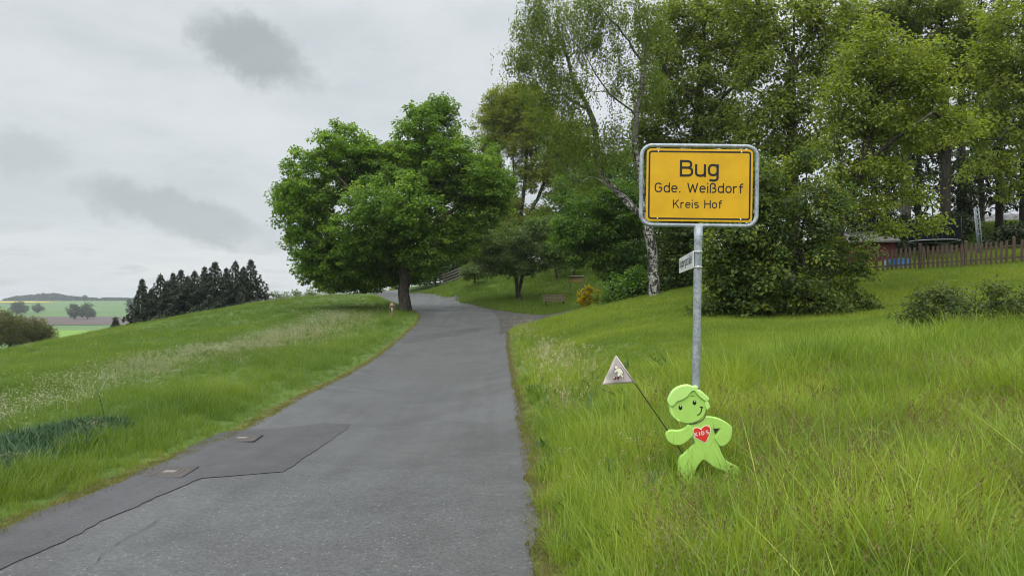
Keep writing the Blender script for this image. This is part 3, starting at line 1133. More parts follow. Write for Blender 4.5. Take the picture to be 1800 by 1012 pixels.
def conifer(name, label, cat, seed, base, h, rb, z0, leafm, group=None, gap=.42, spray=.34, bare=0, dens=1.0, r0=.16, lean=(0, 0)):
    r = np.random.default_rng(seed)
    t = thing(name, label, cat, tuple(base), 0, group)
    sk = Skeleton(r)
    tip = sk.stem([(0, 0, 0), (lean[0] * .5, lean[1] * .5, h * .5), (lean[0], lean[1], h)], .5, .01)
    tr = sk.n
    SP, SA, CT, SZ = [], [], [], []
    z = z0
    while z < h - .15:
        u = (z - z0) / (h - z0)
        Lb = rb * (1 - u) ** 1.22 * 1.12 + .08
        j = int(np.argmin(np.abs(sk.pos[:tr, 2] - z)))
        a0 = r.random() * 6.28
        nb = int(5 + 2 * r.random())
        for k in range(nb):
            a = a0 + 6.28 * k / nb + r.normal() * .18
            L = Lb * r.uniform(.6, 1.15)
            d = np.array([math.cos(a), math.sin(a), 0])
            last = j
            m = max(2, int(L / .4))
            ctb = r.normal() * .1
            for q in range(1, m + 1):
                s_ = q / m
                p = np.array([lean[0] * z / h, lean[1] * z / h, z]) + d * L * s_ + np.array([0, 0, L * (.18 * s_ - .55 * s_ * s_ + .18 * s_**3)])
                p += r.normal(size=3) * .03
                last = sk.add(p, last)
                ns = max(1, int((2 + 4 * s_) * dens))
                for _ in range(ns):
                    side = np.array([-d[1], d[0], 0]) * r.choice([-1, 1]) * r.uniform(.2, 1)
                    SP.append(p + r.normal(size=3) * .06)
                    SA.append(d * r.uniform(.3, 1) + side + np.array([0, 0, r.uniform(-.75, .1)]))
                    CT.append(ctb)
                    SZ.append(.4 + .6 * min(1, (1 - u) * 2.2))
        z += gap * r.uniform(.75, 1.25) * (1 - .45 * u)
    for q in range(10):
        SP.append(np.array([lean[0], lean[1], h - .06 * q])); SA.append(np.array([r.normal() * .5, r.normal() * .5, .9])); CT.append(0); SZ.append(.4)
    for q in range(bare):                                # dead lower limbs
        zz = z0 * r.uniform(.35, 1.0)
        a = r.random() * 6.28
        j = int(np.argmin(np.abs(sk.pos[:tr, 2] - zz)))
        last = j
        for s_ in (.25, .5, .75, 1):
            last = sk.add(np.array([math.cos(a), math.sin(a), 0]) * s_ * rb * .55 * r.uniform(.9, 1.1) + np.array([0, 0, zz - .35 * s_ * s_]), last)
    sk.radii(r0, .010)
    me = sk.mesh(.045, 1e9, 'trunk', M['bark_dark'])
    link('trunk', me, t)
    me = sk.mesh(0, .045, 'branches', M['twig'])
    if me: tag(link('branches', me, t), kind='stuff')
    SP, SA = np.array(SP), np.array(SA)
    n = len(SP)
    v, f = kites(SP, SA, np.array([0, 0, 1.0]) + rdir(r, n) * .5, np.array(SZ) * spray * r.uniform(.6, 1.3, n), np.array(SZ) * spray * .42 * r.uniform(.7, 1.3, n), .1, .25)
    tag(link('crown', np_mesh('crown', v, f, leafm, False, {'tint': np.repeat(np.clip(.5 + np.array(CT) + r.normal(size=n) * .18, 0, 1), 4)}), t), kind='stuff')
    STATS[name + ' ' + label[:24]] = (0, n * 2)
    return t


def copy_thing(src, loc, rz, scale, label):
    o = src.copy()
    col.objects.link(o)
    o.location = loc
    o.rotation_euler = (0, 0, rz)
    o.scale = (scale[0], scale[0], scale[1]) if isinstance(scale, tuple) else (scale,) * 3
    o['label'] = label
    for ch in src.children:
        c = ch.copy()
        col.objects.link(c)
        c.parent = o
    return o


LF_maple = leaf_mat('maple_leaf', [(0, (0.050, 0.103, 0.013)), (.45, (0.105, 0.202, 0.023)), (.8, (0.173, 0.285, 0.033)), (1, (0.266, 0.365, 0.050))])
LF_birch = leaf_mat('birch_leaf', [(0, (0.065, 0.108, 0.015)), (.5, (0.116, 0.174, 0.024)), (1, (0.188, 0.258, 0.037))])
LF_young = leaf_mat('young_oak_leaf', [(0, (0.098, 0.134, 0.015)), (.5, (0.172, 0.218, 0.024)), (1, (0.247, 0.288, 0.040))])
LF_mixed = leaf_mat('hornbeam_leaf', [(0, (0.067, 0.102, 0.018)), (.5, (0.132, 0.181, 0.029)), (1, (0.228, 0.274, 0.048))])
LF_light = leaf_mat('light_ash_leaf', [(0, (0.097, 0.143, 0.020)), (.5, (0.168, 0.225, 0.031)), (1, (0.275, 0.319, 0.053))])
LF_bush = leaf_mat('thicket_leaf', [(0, (0.035, 0.067, 0.018)), (.5, (0.072, 0.119, 0.026)), (.8, (0.139, 0.190, 0.033)), (1, (0.253, 0.286, 0.050))])
LF_dark = leaf_mat('dark_shrub_leaf', [(0, (0.039, 0.062, 0.018)), (.6, (0.075, 0.109, 0.030)), (1, (0.148, 0.188, 0.057))])
LF_hazel = leaf_mat('hazel_leaf', [(0, (0.040, 0.092, 0.015)), (.5, (0.076, 0.159, 0.021)), (1, (0.159, 0.262, 0.035))])
LF_apple = leaf_mat('hawthorn_leaf', [(0, (0.052, 0.089, 0.025)), (.5, (0.090, 0.150, 0.034)), (1, (0.153, 0.218, 0.068))])
LF_spruce = leaf_mat('spruce_needle', [(0, (0.010, 0.020, 0.009)), (.5, (0.020, 0.034, 0.014)), (1, (0.042, 0.058, 0.022))], trans=.08, rough=.6)
LF_pine = leaf_mat('pine_needle', [(0, (0.018, 0.030, 0.010)), (.5, (0.036, 0.052, 0.016)), (1, (0.065, 0.085, 0.026))], trans=.12, rough=.6)
LF_willow = leaf_mat('willow_leaf', [(0, (0.057, 0.066, 0.018)), (.5, (0.097, 0.108, 0.027)), (1, (0.148, 0.160, 0.040))])
LF_far = leaf_mat('far_leaf', [(0, (0.03, 0.055, 0.018)), (.5, (0.05, 0.085, 0.025)), (1, (0.075, 0.115, 0.035))])
LF_yellow = leaf_mat('broom_flower', [(0, (0.56, 0.43, 0.015)), (1, (0.62, 0.50, 0.03))])
PETAL = simple('white_petal', (0.62, 0.62, 0.56), 0.7, 0.2, 0, 0.05)


def gz(px, Y):
    """ground point under photo column px at distance Y"""
    x = (px - 900.0) * Y / F
    return (x, Y, Hp(x, Y) - 0.05)


def V3(px, py, Y): return tuple(at(px, py, Y))


# the maple at the bend
b = gz(710, 47)
tree('maple_tree', 'broad round maple with dense fresh green leaves at the bend of the road', 'tree', 3,
     [[b, V3(710, 500, 47), V3(711, 455, 47), V3(712, 420, 47), V3(722, 340, 47.5), V3(735, 260, 48)],
      [V3(711, 440, 47), V3(675, 400, 46.5), V3(620, 340, 46), V3(580, 290, 46)], [V3(712, 430, 47), V3(760, 395, 46.5), V3(820, 350, 47), V3(850, 310, 47)],
      [V3(711, 445, 47), V3(660, 430, 48.5), V3(580, 420, 49)], [V3(712, 435, 47), V3(770, 405, 49), V3(830, 410, 49)], [V3(712, 420, 47), V3(690, 330, 44.5), V3(660, 300, 44)]],
     pixblobs([(550, 320, 62, 62), (535, 370, 58, 55), (600, 262, 52, 50), (560, 430, 60, 48), (610, 460, 62, 42), (755, 232, 60, 54), (745, 290, 85, 60), (825, 300, 66, 62), (850, 355, 50, 50),
               (800, 415, 54, 42), (668, 275, 36, 34), (690, 360, 90, 62, -2.6), (640, 300, 50, 50, 1), (650, 410, 75, 52, -1.6), (700, 470, 70, 30, 2), (560, 470, 50, 34, 1), (620, 490, 60, 22, 2), (745, 440, 52, 42, -1.5), (700, 380, 60, 40, 3), (765, 345, 46, 34, 3),
               (660, 485, 50, 26, .5), (585, 490, 36, 22), (700, 290, 40, 40, 1.5), (770, 190, 34, 26), (880, 330, 26, 40), (500, 350, 24, 24)], 47, 1.25),
     40, .36, M['bark'], LF_maple, (.16, .15), 32, .42, .45, low=b[2] + 2.3, rt=.012)

# ------------------------------------------------------------------ the other trees and shrubs
b = gz(637, 76)
tree('lime_tree', 'smaller green tree standing behind the maple, its trunk left of the maple trunk', 'tree', 21,
     [[b, V3(637, 480, 76), V3(636, 440, 76)]], pixblobs([(637, 440, 50, 40), (600, 455, 36, 30), (680, 450, 40, 34)], 76), 16, .24, M['bark_dark'], LF_maple, (.24, .22), 34, .8)

b = gz(912, 76)
tree('oak_tree', 'tall slender tree with olive yellow young leaves behind the maple', 'tree', 5,
     [[b, V3(914, 400, 76), V3(922, 330, 76), V3(925, 250, 76), V3(915, 190, 76)], [V3(913, 430, 76), V3(893, 370, 75), V3(880, 300, 75), V3(870, 230, 75)],
      [V3(914, 410, 76), V3(945, 350, 76), V3(965, 300, 76), V3(975, 250, 76)], [V3(912, 440, 76), V3(905, 340, 77.5), V3(900, 230, 77.5)], [V3(914, 395, 76), V3(960, 380, 75), V3(985, 345, 75)]],
     pixblobs([(888, 190, 48, 44), (925, 200, 50, 50), (862, 225, 34, 42), (905, 240, 60, 44), (955, 235, 40, 50), (975, 300, 30, 55), (860, 280, 24, 40), (935, 300, 40, 40), (960, 400, 30, 36), (900, 170, 26, 26), (990, 250, 34, 50), (870, 330, 24, 40), (1000, 350, 30, 40), (930, 165, 30, 24), (900, 385, 28, 40), (945, 395, 34, 44), (985, 410, 34, 36), (880, 420, 30, 30), (1035, 300, 40, 40), (1020, 250, 30, 40)], 76),
     24, .34, M['bark_dark'], LF_young, (.18, .16), 34, .65, .6, low=b[2] + 4.5)

b = gz(912, 54)
tree('hawthorn_tree', 'small forked tree with pale blossom beside the bank, left of the bench', 'tree', 6,
     [[b, V3(908, 500, 54), V3(905, 470, 54), V3(900, 430, 54)], [V3(911, 520, 54), V3(917, 490, 54), V3(925, 450, 54)]],
     pixblobs([(850, 430, 34, 34), (990, 440, 26, 34), (960, 400, 40, 26), (890, 445, 50, 40), (940, 440, 46, 42), (915, 470, 40, 26), (970, 455, 30, 30), (860, 455, 30, 30), (920, 410, 46, 28)], 54), 30, .17, M['bark_dark'], LF_apple, (.14, .10), 44, .5,
     low=b[2] + 1.3, limb=.05, blossom=(PETAL, 1500, .07))
b = gz(835, 62)
tree('round_shrub', 'small round shrub alone on the grass bank above the road', 'shrub', 7, [[b, V3(835, 490, 62), V3(833, 475, 62)]],
     pixblobs([(832, 475, 20, 16), (820, 482, 12, 10), (845, 480, 12, 10)], 62), 60, .07, M['twig'], LF_apple, (.12, .08), 40, .3, limb=.03, low=b[2] + .3)
for i, (px, lab) in enumerate(((978, 'thin young tree behind the bench with a bare straight stem'), (1010, 'thin young tree whose bare stem rises just behind the wooden board'))):
    b = gz(px, 60 + i)
    tree('young_tree', lab, 'tree', 30 + i, [[b, V3(px, 470, 60 + i), V3(px + 2, 410, 60 + i)]], pixblobs([(px, 420, 34, 36), (px - 14, 440, 24, 20), (px + 16, 445, 24, 18)], 60 + i), 18, .09, M['bark_dark'],
         LF_apple if i == 0 else LF_hazel, (.15, .12), 36, .6, limb=.04, low=b[2] + 2.0, group='young trees behind the bench')

# birch: white stem behind the town sign, with a leaning second stem
b = gz(1152, 34)
tree('birch_tree', 'tall birch with white cracked bark and hanging twigs, its stem left of the sign post', 'tree', 8,
     [[b, V3(1148, 470, 34), V3(1141, 410, 34), V3(1128, 330, 34), V3(1118, 250, 34), V3(1124, 165, 34), V3(1133, 110, 34), V3(1137, 65, 34), V3(1150, 0, 34), V3(1156, -60, 34)],
      [V3(1139, 400, 34), V3(1115, 360, 33.6), V3(1075, 330, 33.2), V3(1045, 312, 33), V3(1010, 308, 32.6), V3(960, 330, 32.2)],
      [V3(1138, 390, 34), V3(1100, 352, 34.6), V3(1066, 320, 35), V3(1053, 278, 35), V3(1038, 193, 35), V3(1010, 148, 35), V3(993, 90, 35), V3(975, 30, 35), V3(968, -20, 35)],
      [V3(1128, 205, 34), V3(1088, 178, 33.4), V3(1060, 150, 33), V3(1030, 100, 32.6), V3(1000, 60, 32.6)],
      [V3(1127, 108, 34), V3(1097, 60, 33.6), V3(1055, 12, 33.2), V3(1030, -30, 33)], [V3(1133, 65, 34), V3(1115, 10, 34.5), V3(1100, -40, 34.6)],
      [V3(1040, 200, 35), V3(985, 165, 34.5), V3(940, 190, 34.4)], [V3(1012, 150, 35), V3(950, 120, 35.6), V3(900, 95, 35.6)], [V3(1066, 320, 35), V3(1010, 290, 36), V3(950, 300, 36.2)]],
     pixblobs([(945, 55, 52, 46), (920, 95, 40, 44), (965, 110, 56, 50), (1000, 60, 44, 50), (1010, 150, 44, 50), (960, 165, 44, 40), (990, 215, 50, 40), (1045, 40, 40, 40), (1090, 20, 56, 36), (1060, 90, 36, 40),
               (1030, 262, 46, 34), (975, 270, 30, 26), (1080, 250, 44, 50), (1100, 140, 26, 44), (1150, 40, 40, 50), (1030, 322, 34, 18), (1150, 150, 30, 60), (930, 20, 30, 40), (1000, 0, 80, 30)], 34, 1.1),
     27, .235, M['birch'], LF_birch, (.10, .07), 28, .40, .85, low=b[2] + 4.3, hang=2, rt=.006, droop=.6, limb=.135)

# understorey between birch and bench
for i, (px, Y, bl, lm, lab, nm, cat) in enumerate((
        (1075, 43, [(1060, 400, 60, 40), (1020, 430, 50, 40), (1090, 440, 60, 40), (1088, 470, 42, 26), (1110, 390, 40, 40), (1000, 395, 36, 30), (1130, 470, 30, 40), (1040, 355, 46, 26), (1105, 345, 44, 30)], LF_hazel, 'broad hazel bush with layered leaves behind the bench, left of the birch', 'hazel_bush', 'shrub'),
        (1120, 36, [(1105, 505, 40, 26), (1080, 520, 30, 16), (1125, 490, 30, 26)], LF_hazel, 'low leafy sapling thicket at the foot of the birch', 'sapling_thicket', 'shrub'),
        (1195, 36, [(1190, 420, 40, 60), (1175, 480, 26, 44), (1215, 470, 46, 50), (1230, 400, 50, 60), (1200, 350, 60, 50), (1170, 330, 40, 40)], LF_bush, 'dark leafy thicket just behind the small street sign', 'leafy_thicket', 'shrub'),
        (765, 82, [(770, 450, 40, 34), (810, 440, 50, 50), (850, 445, 36, 36), (740, 475, 26, 24), (790, 400, 40, 30), (765, 482, 30, 16), (800, 475, 30, 18), (845, 470, 40, 18), (725, 488, 16, 12)], LF_hazel, 'green bush behind the rail fence at the top of the bank', 'bank_bush', 'shrub'),
        (860, 80, [(870, 400, 56, 50), (850, 350, 50, 50), (900, 440, 50, 40), (830, 450, 40, 40), (890, 350, 30, 40), (820, 400, 40, 40)], LF_bush, 'dark tree behind the rail fence, right of the maple', 'fence_tree', 'tree'),
        (1080, 72, [(1050, 390, 70, 44), (1120, 380, 60, 50), (1000, 440, 50, 26), (1080, 440, 80, 26), (1180, 400, 60, 60), (1065, 315, 56, 50), (1005, 345, 44, 44), (1125, 300, 50, 50), (965, 410, 40, 40)], LF_hazel, 'deep green tree at the top of the bank behind the wooden board', 'bank_tree', 'tree'))):
    b = gz(px, Y)
    st = [[b, tuple(at(px, HZ - (b[2] + 1.2 - CAMZ) * F / Y, Y)), V3(px + 4, bl[0][1] + 10, Y)]]
    tree(nm, lab, cat, 40 + i, st, pixblobs(bl, Y), 26 if Y < 50 else 13, .12, M['bark_dark'], lm, (.17, .13) if Y < 50 else (.28, .22), 44 if Y < 50 else 30, .6 if Y < 50 else 1.0, .4, low=b[2] + .3, limb=.05)

# broom in flower
b = gz(1036, 45)
tree('broom_bush', 'bright yellow flowering broom bush right of the park bench', 'shrub', 9, [[b, (b[0], b[1], b[2] + .5), (b[0], b[1], b[2] + .8)]],
     pixblobs([(1036, 520, 20, 16), (1024, 532, 12, 10), (1050, 530, 12, 14)], 45), 90, .05, M['twig'], LF_dark, (.09, .04), 22, .2, limb=.02, low=b[2], blossom=(LF_yellow, 3200, .085))

# tall trees right of the birch
BIG = [
    (1235, 38, [(1235, 420, 38), (1225, 250, 38), (1232, 120, 38), (1240, 30, 38)], [[(1230, 200, 38), (1190, 150, 37), (1160, 110, 37)], [(1228, 220, 38), (1280, 160, 37.5), (1310, 120, 37)]],
     [(1200, 55, 66, 60), (1250, 20, 80, 50), (1275, 120, 70, 70), (1200, 150, 60, 66), (1150, 90, 44, 50), (1150, 175, 40, 44), (1140, 255, 36, 40), (1160, 225, 50, 50), (1230, 230, 66, 60), (1310, 60, 60, 60), (1280, 215, 60, 50), (1180, 290, 50, 36)],
     LF_mixed, .30, M['bark_dark'], 'tall bushy tree with dull green leaves directly behind the town sign', (.15, .115), 24),
    (1392, 31, [(1392, 400, 31), (1392, 200, 31), (1394, 110, 31), (1396, 20, 31), (1400, -40, 31)], [[(1394, 110, 31), (1365, 40, 31), (1340, -20, 31)], [(1394, 120, 31), (1430, 60, 31), (1470, 0, 31)], [(1392, 230, 31), (1340, 170, 30.5), (1310, 150, 30)]],
     [(1380, 40, 64, 50), (1340, 110, 56, 56), (1400, 170, 60, 60), (1335, 210, 56, 60), (1375, 280, 62, 50), (1440, 90, 50, 60), (1330, 300, 50, 44), (1430, 240, 50, 56), (1300, 10, 50, 50), (1440, 10, 60, 40), (1375, 340, 60, 40)],
     LF_mixed, .28, M['bark'], 'tall tree with forked dark trunk right of the town sign', (.15, .115), 24),
    (1452, 26, [(1462, 450, 26), (1485, 370, 26), (1510, 300, 26), (1530, 230, 26), (1545, 160, 26)], [[(1490, 360, 26), (1470, 280, 25.5), (1470, 220, 25)], [(1515, 290, 26), (1580, 240, 25.5), (1640, 200, 25)], [(1500, 330, 26), (1560, 300, 26.5), (1600, 290, 26.5)]],
     [(1545, 100, 66, 50), (1500, 150, 60, 56), (1580, 150, 62, 52), (1630, 110, 52, 46), (1640, 180, 46, 40), (1480, 220, 50, 48), (1545, 220, 60, 46), (1490, 300, 46, 46), (1640, 392, 30, 18), (1575, 395, 30, 20), (1535, 360, 30, 26), (1600, 340, 36, 22), (1600, 230, 44, 34), (1470, 360, 36, 34), (1560, 290, 40, 30), (1530, 60, 40, 30), (1680, 215, 36, 24)],
     LF_light, .19, M['bark_dark'], 'leaning tree with bright yellow green crown above the picket fence corner', (.125, .10), 34),
    (1660, 40, [(1662, 300, 40), (1660, 150, 40), (1655, 20, 40), (1655, -60, 40)], [[(1660, 180, 40), (1600, 80, 39), (1540, 20, 39)], [(1660, 150, 40), (1720, 70, 39), (1770, 20, 39)]],
     [(1600, 30, 66, 44), (1540, 20, 60, 40), (1680, 40, 60, 50), (1650, 100, 56, 46), (1720, 90, 50, 50), (1690, 210, 44, 30), (1640, 250, 40, 24), (1580, 210, 50, 30), (1710, 280, 30, 20), (1500, 50, 46, 40), (1620, 0, 90, 40), (1480, 110, 40, 40), (1700, 150, 50, 30)],
     LF_mixed, .26, M['bark_dark'], 'tall leafy tree behind the picket fence with crown out of the frame', (.18, .135), 17),
    (1815, 33, [(1815, 300, 33), (1810, 150, 33), (1800, 40, 33)], [[(1812, 190, 33), (1760, 140, 32), (1720, 190, 31.6)], [(1812, 220, 33), (1770, 230, 32.6), (1740, 270, 32)]],
     [(1770, 50, 52, 60), (1790, 130, 50, 50), (1750, 170, 44, 36), (1730, 225, 40, 28), (1790, 230, 44, 40), (1760, 290, 34, 24), (1850, 100, 70, 100), (1860, 240, 60, 60), (1740, 100, 30, 40), (1785, 330, 30, 24), (1710, 300, 24, 18), (1690, 240, 24, 18)],
     LF_light, .24, M['bark_dark'], 'light green tree at the right end of the picket fence with drooping branches', (.15, .115), 24),
]
for i, (px, Y, st, more, bl, lm, r0, bk, lab, lf, dn) in enumerate(BIG):
    b = gz(px, Y)
    tree('broadleaf_tree', lab, 'tree', 60 + i, [[b] + [V3(*q) for q in st]] + [[V3(*q) for q in s] for s in more], pixblobs(bl, Y, 1.15), dn, r0, bk, lm, lf, 40, .62, .5,
         low=b[2] + (2.0 if i != 2 else 1.5), rt=.010, limb=.055, group='tall trees on the slope right of the road')

# dense thicket right behind the sign post
for i, (px, Y, bl, lm, lab, dn) in enumerate((
        (1330, 23.5, [(1290, 440, 50, 60), (1330, 470, 60, 60), (1275, 510, 40, 36), (1330, 525, 60, 30), (1300, 390, 50, 50), (1350, 420, 50, 50), (1260, 470, 22, 40), (1350, 345, 40, 40), (1300, 535, 50, 20), (1340, 305, 40, 36), (1246, 430, 12, 22), (1240, 535, 14, 10), (1270, 395, 20, 24), (1375, 555, 24, 8)], LF_bush, 'big dark maple leaved thicket right of the sign post, left half of the clump', 24),
        (1430, 23.0, [(1400, 420, 56, 50), (1440, 460, 60, 50), (1480, 500, 46, 40), (1410, 510, 60, 40), (1380, 370, 50, 50), (1450, 390, 50, 50), (1490, 440, 40, 40), (1440, 540, 60, 22), (1420, 330, 50, 44), (1500, 520, 30, 26), (1525, 468, 16, 12), (1480, 350, 34, 26), (1420, 285, 46, 32), (1532, 545, 14, 8), (1470, 558, 26, 7)], LF_bush, 'big dark thicket with lighter leaf tips at the left end of the picket fence', 24),
        (1700, 15.5, [(1640, 540, 46, 30), (1700, 532, 60, 36), (1760, 535, 60, 36), (1620, 562, 40, 20), (1690, 568, 70, 22), (1770, 568, 60, 22), (1830, 545, 60, 34), (1650, 512, 20, 12), (1740, 506, 24, 12), (1600, 550, 24, 16)], LF_dark, 'low spreading dark shrub in the grass below the picket fence', 70),
        (1258, 24.5, [(1256, 545, 14, 12), (1270, 556, 16, 9)], LF_bush, 'tiny leafy seedling bush on the lawn edge beside the sign post', 200))):
    b = gz(px, Y)
    st = []
    top = min(q[1] for q in bl)
    rr = random.Random(i)
    for k in range(6 if i < 3 else 2):
        q = rr.choice(bl)
        bx = b[0] + rr.uniform(-.5, .5)
        e = at(q[0], q[1], Y)
        st.append([(bx, b[1], Hp(bx, b[1]) - .05) if k == 0 else (b[0], b[1], b[2] + .02), ((bx * .6 + e.x * .4), b[1] + rr.uniform(-.4, .4), (b[2] * .6 + e.z * .4)), tuple(e)])
    CLUMP = .27
    tree('thicket', lab, 'shrub', 80 + i, st, pixblobs(bl, Y, 1.2), dn, .08 if i < 3 else .02, M['bark_dark'], lm, ((.14, .115), (.12, .085), (.075, .05), (.10, .07))[i], (50, 50, 46, 30)[i], (.48, .45, .28, .16)[i], .5,
         low=b[2] - 1 if i != 2 else b[2] - 1, rt=.007, droop=.35, limb=.03)

CLUMP = .19
# conifers behind the fence: bare dark stems, sky between them
for i, (px, Y, h, rb, z0, r0) in enumerate(((1592, 43, 16, 2.4, 4.6, .30), (1690, 46, 18, 3.2, 2.6, .27), (1757, 47, 18, 3.2, 2.2, .22), (1615, 52, 17, 3.0, 3.2, .2), (1800, 45, 18, 3.0, 2.0, .24), (1560, 50, 16, 2.8, 2.6, .2), (1535, 46, 15, 2.8, 2.2, .17), (1725, 56, 18, 3.0, 3.0, .2))):
    lab = ('thick pale barked conifer stem above the trampoline', 'dark straight conifer stem left of the galvanised frame', 'dark conifer stem right of the galvanised frame',
           'slim conifer stem just right of the pale stem', 'conifer stem at the right edge behind the fence', 'conifer stem partly hidden left of the pale stem', 'leftmost conifer stem above the red shed', 'rear conifer stem between the two dark ones')[i]
    b = gz(px, Y)
    t = conifer('pine_tree', lab, 'tree', 100 + i, b, h, rb, z0, LF_pine, 'conifers behind the picket fence', .62, .40, 22, .85, r0)
    if i == 0:
        for ch in t.children:
            if ch.name.startswith('trunk'):
                ch.data.materials[0] = M['bark_grey']
# hedges behind the fence
for i, (px, Y, bl, lab) in enumerate(((1700, 44, [(1690, 385, 22, 40), (1700, 350, 16, 40)], 'dark upright evergreen between trampoline and galvanised frame'), (1620, 42, [(1580, 428, 50, 20), (1660, 426, 44, 18), (1600, 405, 60, 26), (1660, 400, 40, 26), (1550, 400, 40, 34), (1510, 400, 40, 40), (1500, 440, 40, 24)], 'dark hedge far behind the trampoline'),
                                      (1780, 40.5, [(1785, 415, 46, 26), (1745, 424, 26, 14), (1850, 405, 50, 34), (1770, 432, 40, 14)], 'clipped dark hedge at the right edge behind the fence'))):
    b = gz(px, Y)
    tree('garden_hedge', lab, 'hedge', 120 + i, [[b, (b[0], b[1], b[2] + .6), V3(px, bl[0][1] + 5, Y)]], pixblobs(bl, Y), 26, .08, M['bark_dark'], LF_pine, (.2, .12), 40, .5, .7, low=b[2], limb=.04)

# spruce stand beyond the meadow
SPR = [(250, 489, 86, 'at the left end of the stand, its skirt reaching the ground'), (282, 480, 88, 'second from the left end'), (318, 473, 87, 'with a pointed top left of the dip'), (304, 479, 92, 'standing behind the gap near the left end'),
       (342, 474, 91, 'in the middle of the stand with a thin top'), (378, 459, 88, 'with broad twin crown in the middle'), (360, 468, 90, 'just left of the broad middle one'), (414, 457, 87, 'tall second from the right end'), (441, 455, 89, 'at the right end of the stand, sloping to the meadow'), (398, 470, 93, 'in the rear row right of the middle'), (294, 492, 94, 'low in the rear row behind the second from the left'), (330, 484, 95, 'low in the rear row left of the middle'),
       (428, 468, 94, 'in the rear row between the two at the right end'), (368, 478, 95, 'low in the rear row behind the broad middle one'), (266, 506, 90, 'short one tucked against the left end of the stand')]
protos = []
for i, (px, py, Y, lab) in enumerate(SPR):
    b = gz(px, Y)
    top = at(px, py, Y).z
    h = top - b[2]
    lab = 'dark spruce ' + lab
    if i < 3:
        t = conifer('spruce_tree', lab, 'tree', 140 + i, b, h, 5.2 if i else 3.0, .5, LF_spruce, 'dark spruces beyond the meadow', .34, .36, 0, 3.4, .15)
        protos.append((t, h))
    else:
        s, h0 = protos[i % 3]
        copy_thing(s, b, 1.3 * i, (h / h0 * (1.0 if i != 5 else 1.15), h / h0), lab)
b = gz(203, 72)
conifer('small_spruce', 'small lone dark spruce left of the spruce stand', 'tree', 160, b, at(203, 556, 72).z - b[2], 1.15, .3, LF_spruce, None, .25, .26, 0, 2.6, .06)

# willows in the dip at the left
for i, (bx, Y, bl, lab) in enumerate(((20, 96, [(5, 570, 30, 26), (30, 580, 28, 30), (-20, 585, 30, 30)], 'olive willow clump at the left edge below the meadow'), (66, 98, [(62, 585, 24, 28), (78, 590, 18, 24), (50, 600, 24, 24)], 'olive willow with visible stem right of the left clump'),
                                      (165, 92, [(172, 590, 14, 8)], 'pale bare bush beside the small lone spruce'), (95, 94, [(97, 606, 16, 12)], 'low olive bush at the right foot of the willows'))):
    x = (bx - 900) * Y / F
    b = (x, Y, Hp(x, Y) - .1)
    tree('willow_tree', lab, 'tree' if i < 2 else 'shrub', 170 + i, [[b, (b[0], b[1], b[2] + 1.5), V3(bx, bl[0][1] + 8, Y)], [(b[0], b[1], b[2] + .3), V3(bx - 8, bl[0][1], Y)], [(b[0], b[1], b[2] + .4), V3(bx + 9, bl[0][1], Y)]],
         pixblobs(bl, Y), 26, .16, M['bark_dark'], LF_willow, (.22, .13), 34, .7, .8, low=b[2] + .6, rt=.012)

# shrubs on the skyline left of the maple, pale hedge past the crest
for i, (px, py, rx, ry, Y, lm, lab) in enumerate(((487, 520, 9, 9, 82, LF_bush, 'small green shrub on the skyline right of the spruces'), (518, 517, 18, 9, 84, LF_apple, 'rounded pale green shrub on the skyline'), (548, 515, 16, 9, 86, LF_apple, 'pale green shrub on the skyline nearest the maple'),
                                                  (577, 495, 20, 22, 88, LF_maple, 'green garden tree on the skyline under the maple crown'), (610, 500, 14, 14, 90, LF_apple, 'grey green bush on the skyline beside the small road sign'), (655, 507, 26, 10, 94, LF_apple, 'white flowering hedge beyond the crest of the road'), (692, 507, 14, 9, 93, LF_light, 'yellow green bush beyond the crest beside the maple trunk'))):
    b = gz(px, Y)
    tree('skyline_shrub', lab, 'shrub', 190 + i, [[b, (b[0], b[1], b[2] + .5), V3(px, py, Y)]], pixblobs([(px, py, rx, ry), (px - rx * .5, py + ry * .4, rx * .7, ry * .7), (px + rx * .5, py + ry * .4, rx * .7, ry * .7)], Y), 16, .08, M['bark_dark'], lm, (.2, .14), 26, .5,
         low=b[2], limb=.04, blossom=(PETAL, 900, .14) if i == 5 else None, group='shrubs along the skyline left of the maple')

# far valley trees
for i, (px, py, rx, ry, Y, lab) in enumerate(((34, 540, 14, 10, 900, 'round far tree at the left edge of the valley field'), (67, 540, 9, 7, 950, 'smaller round far tree in the valley field'), (131, 545, 11, 12, 760, 'left one of the far pair of trees above the ploughed field'),
                                              (154, 545, 12, 12, 765, 'right one of the far pair of trees above the ploughed field'), (149, 523, 4, 5, 1500, 'lone far tree standing up on the horizon'), (233, 538, 10, 13, 740, 'far tree half hidden by the spruce stand'))):
    x = (px - 900) * Y / F
    b = (x, Y, Hp(x, Y) - .3)
    c = at(px, py, Y)
    k = Y / F
    tree('valley_tree', lab, 'tree', 210 + i, [[b, (c.x, Y, b[2] * .5 + c.z * .5), tuple(c)]],
         [((c.x, Y, c.z), (rx * k, rx * k, ry * k)), ((c.x + rx * .35 * k, Y, c.z - ry * .3 * k), (rx * .7 * k, rx * .7 * k, ry * .7 * k)), ((c.x - rx * .4 * k, Y, c.z - ry * .35 * k), (rx * .6 * k, rx * .6 * k, ry * .65 * k))],
         1.0, .45, M['bark_dark'], LF_far, (1.3, 1.1), 30, 1.9, .7, low=b[2] + 1.5, rt=.03, limb=.1, group='far trees in the valley')


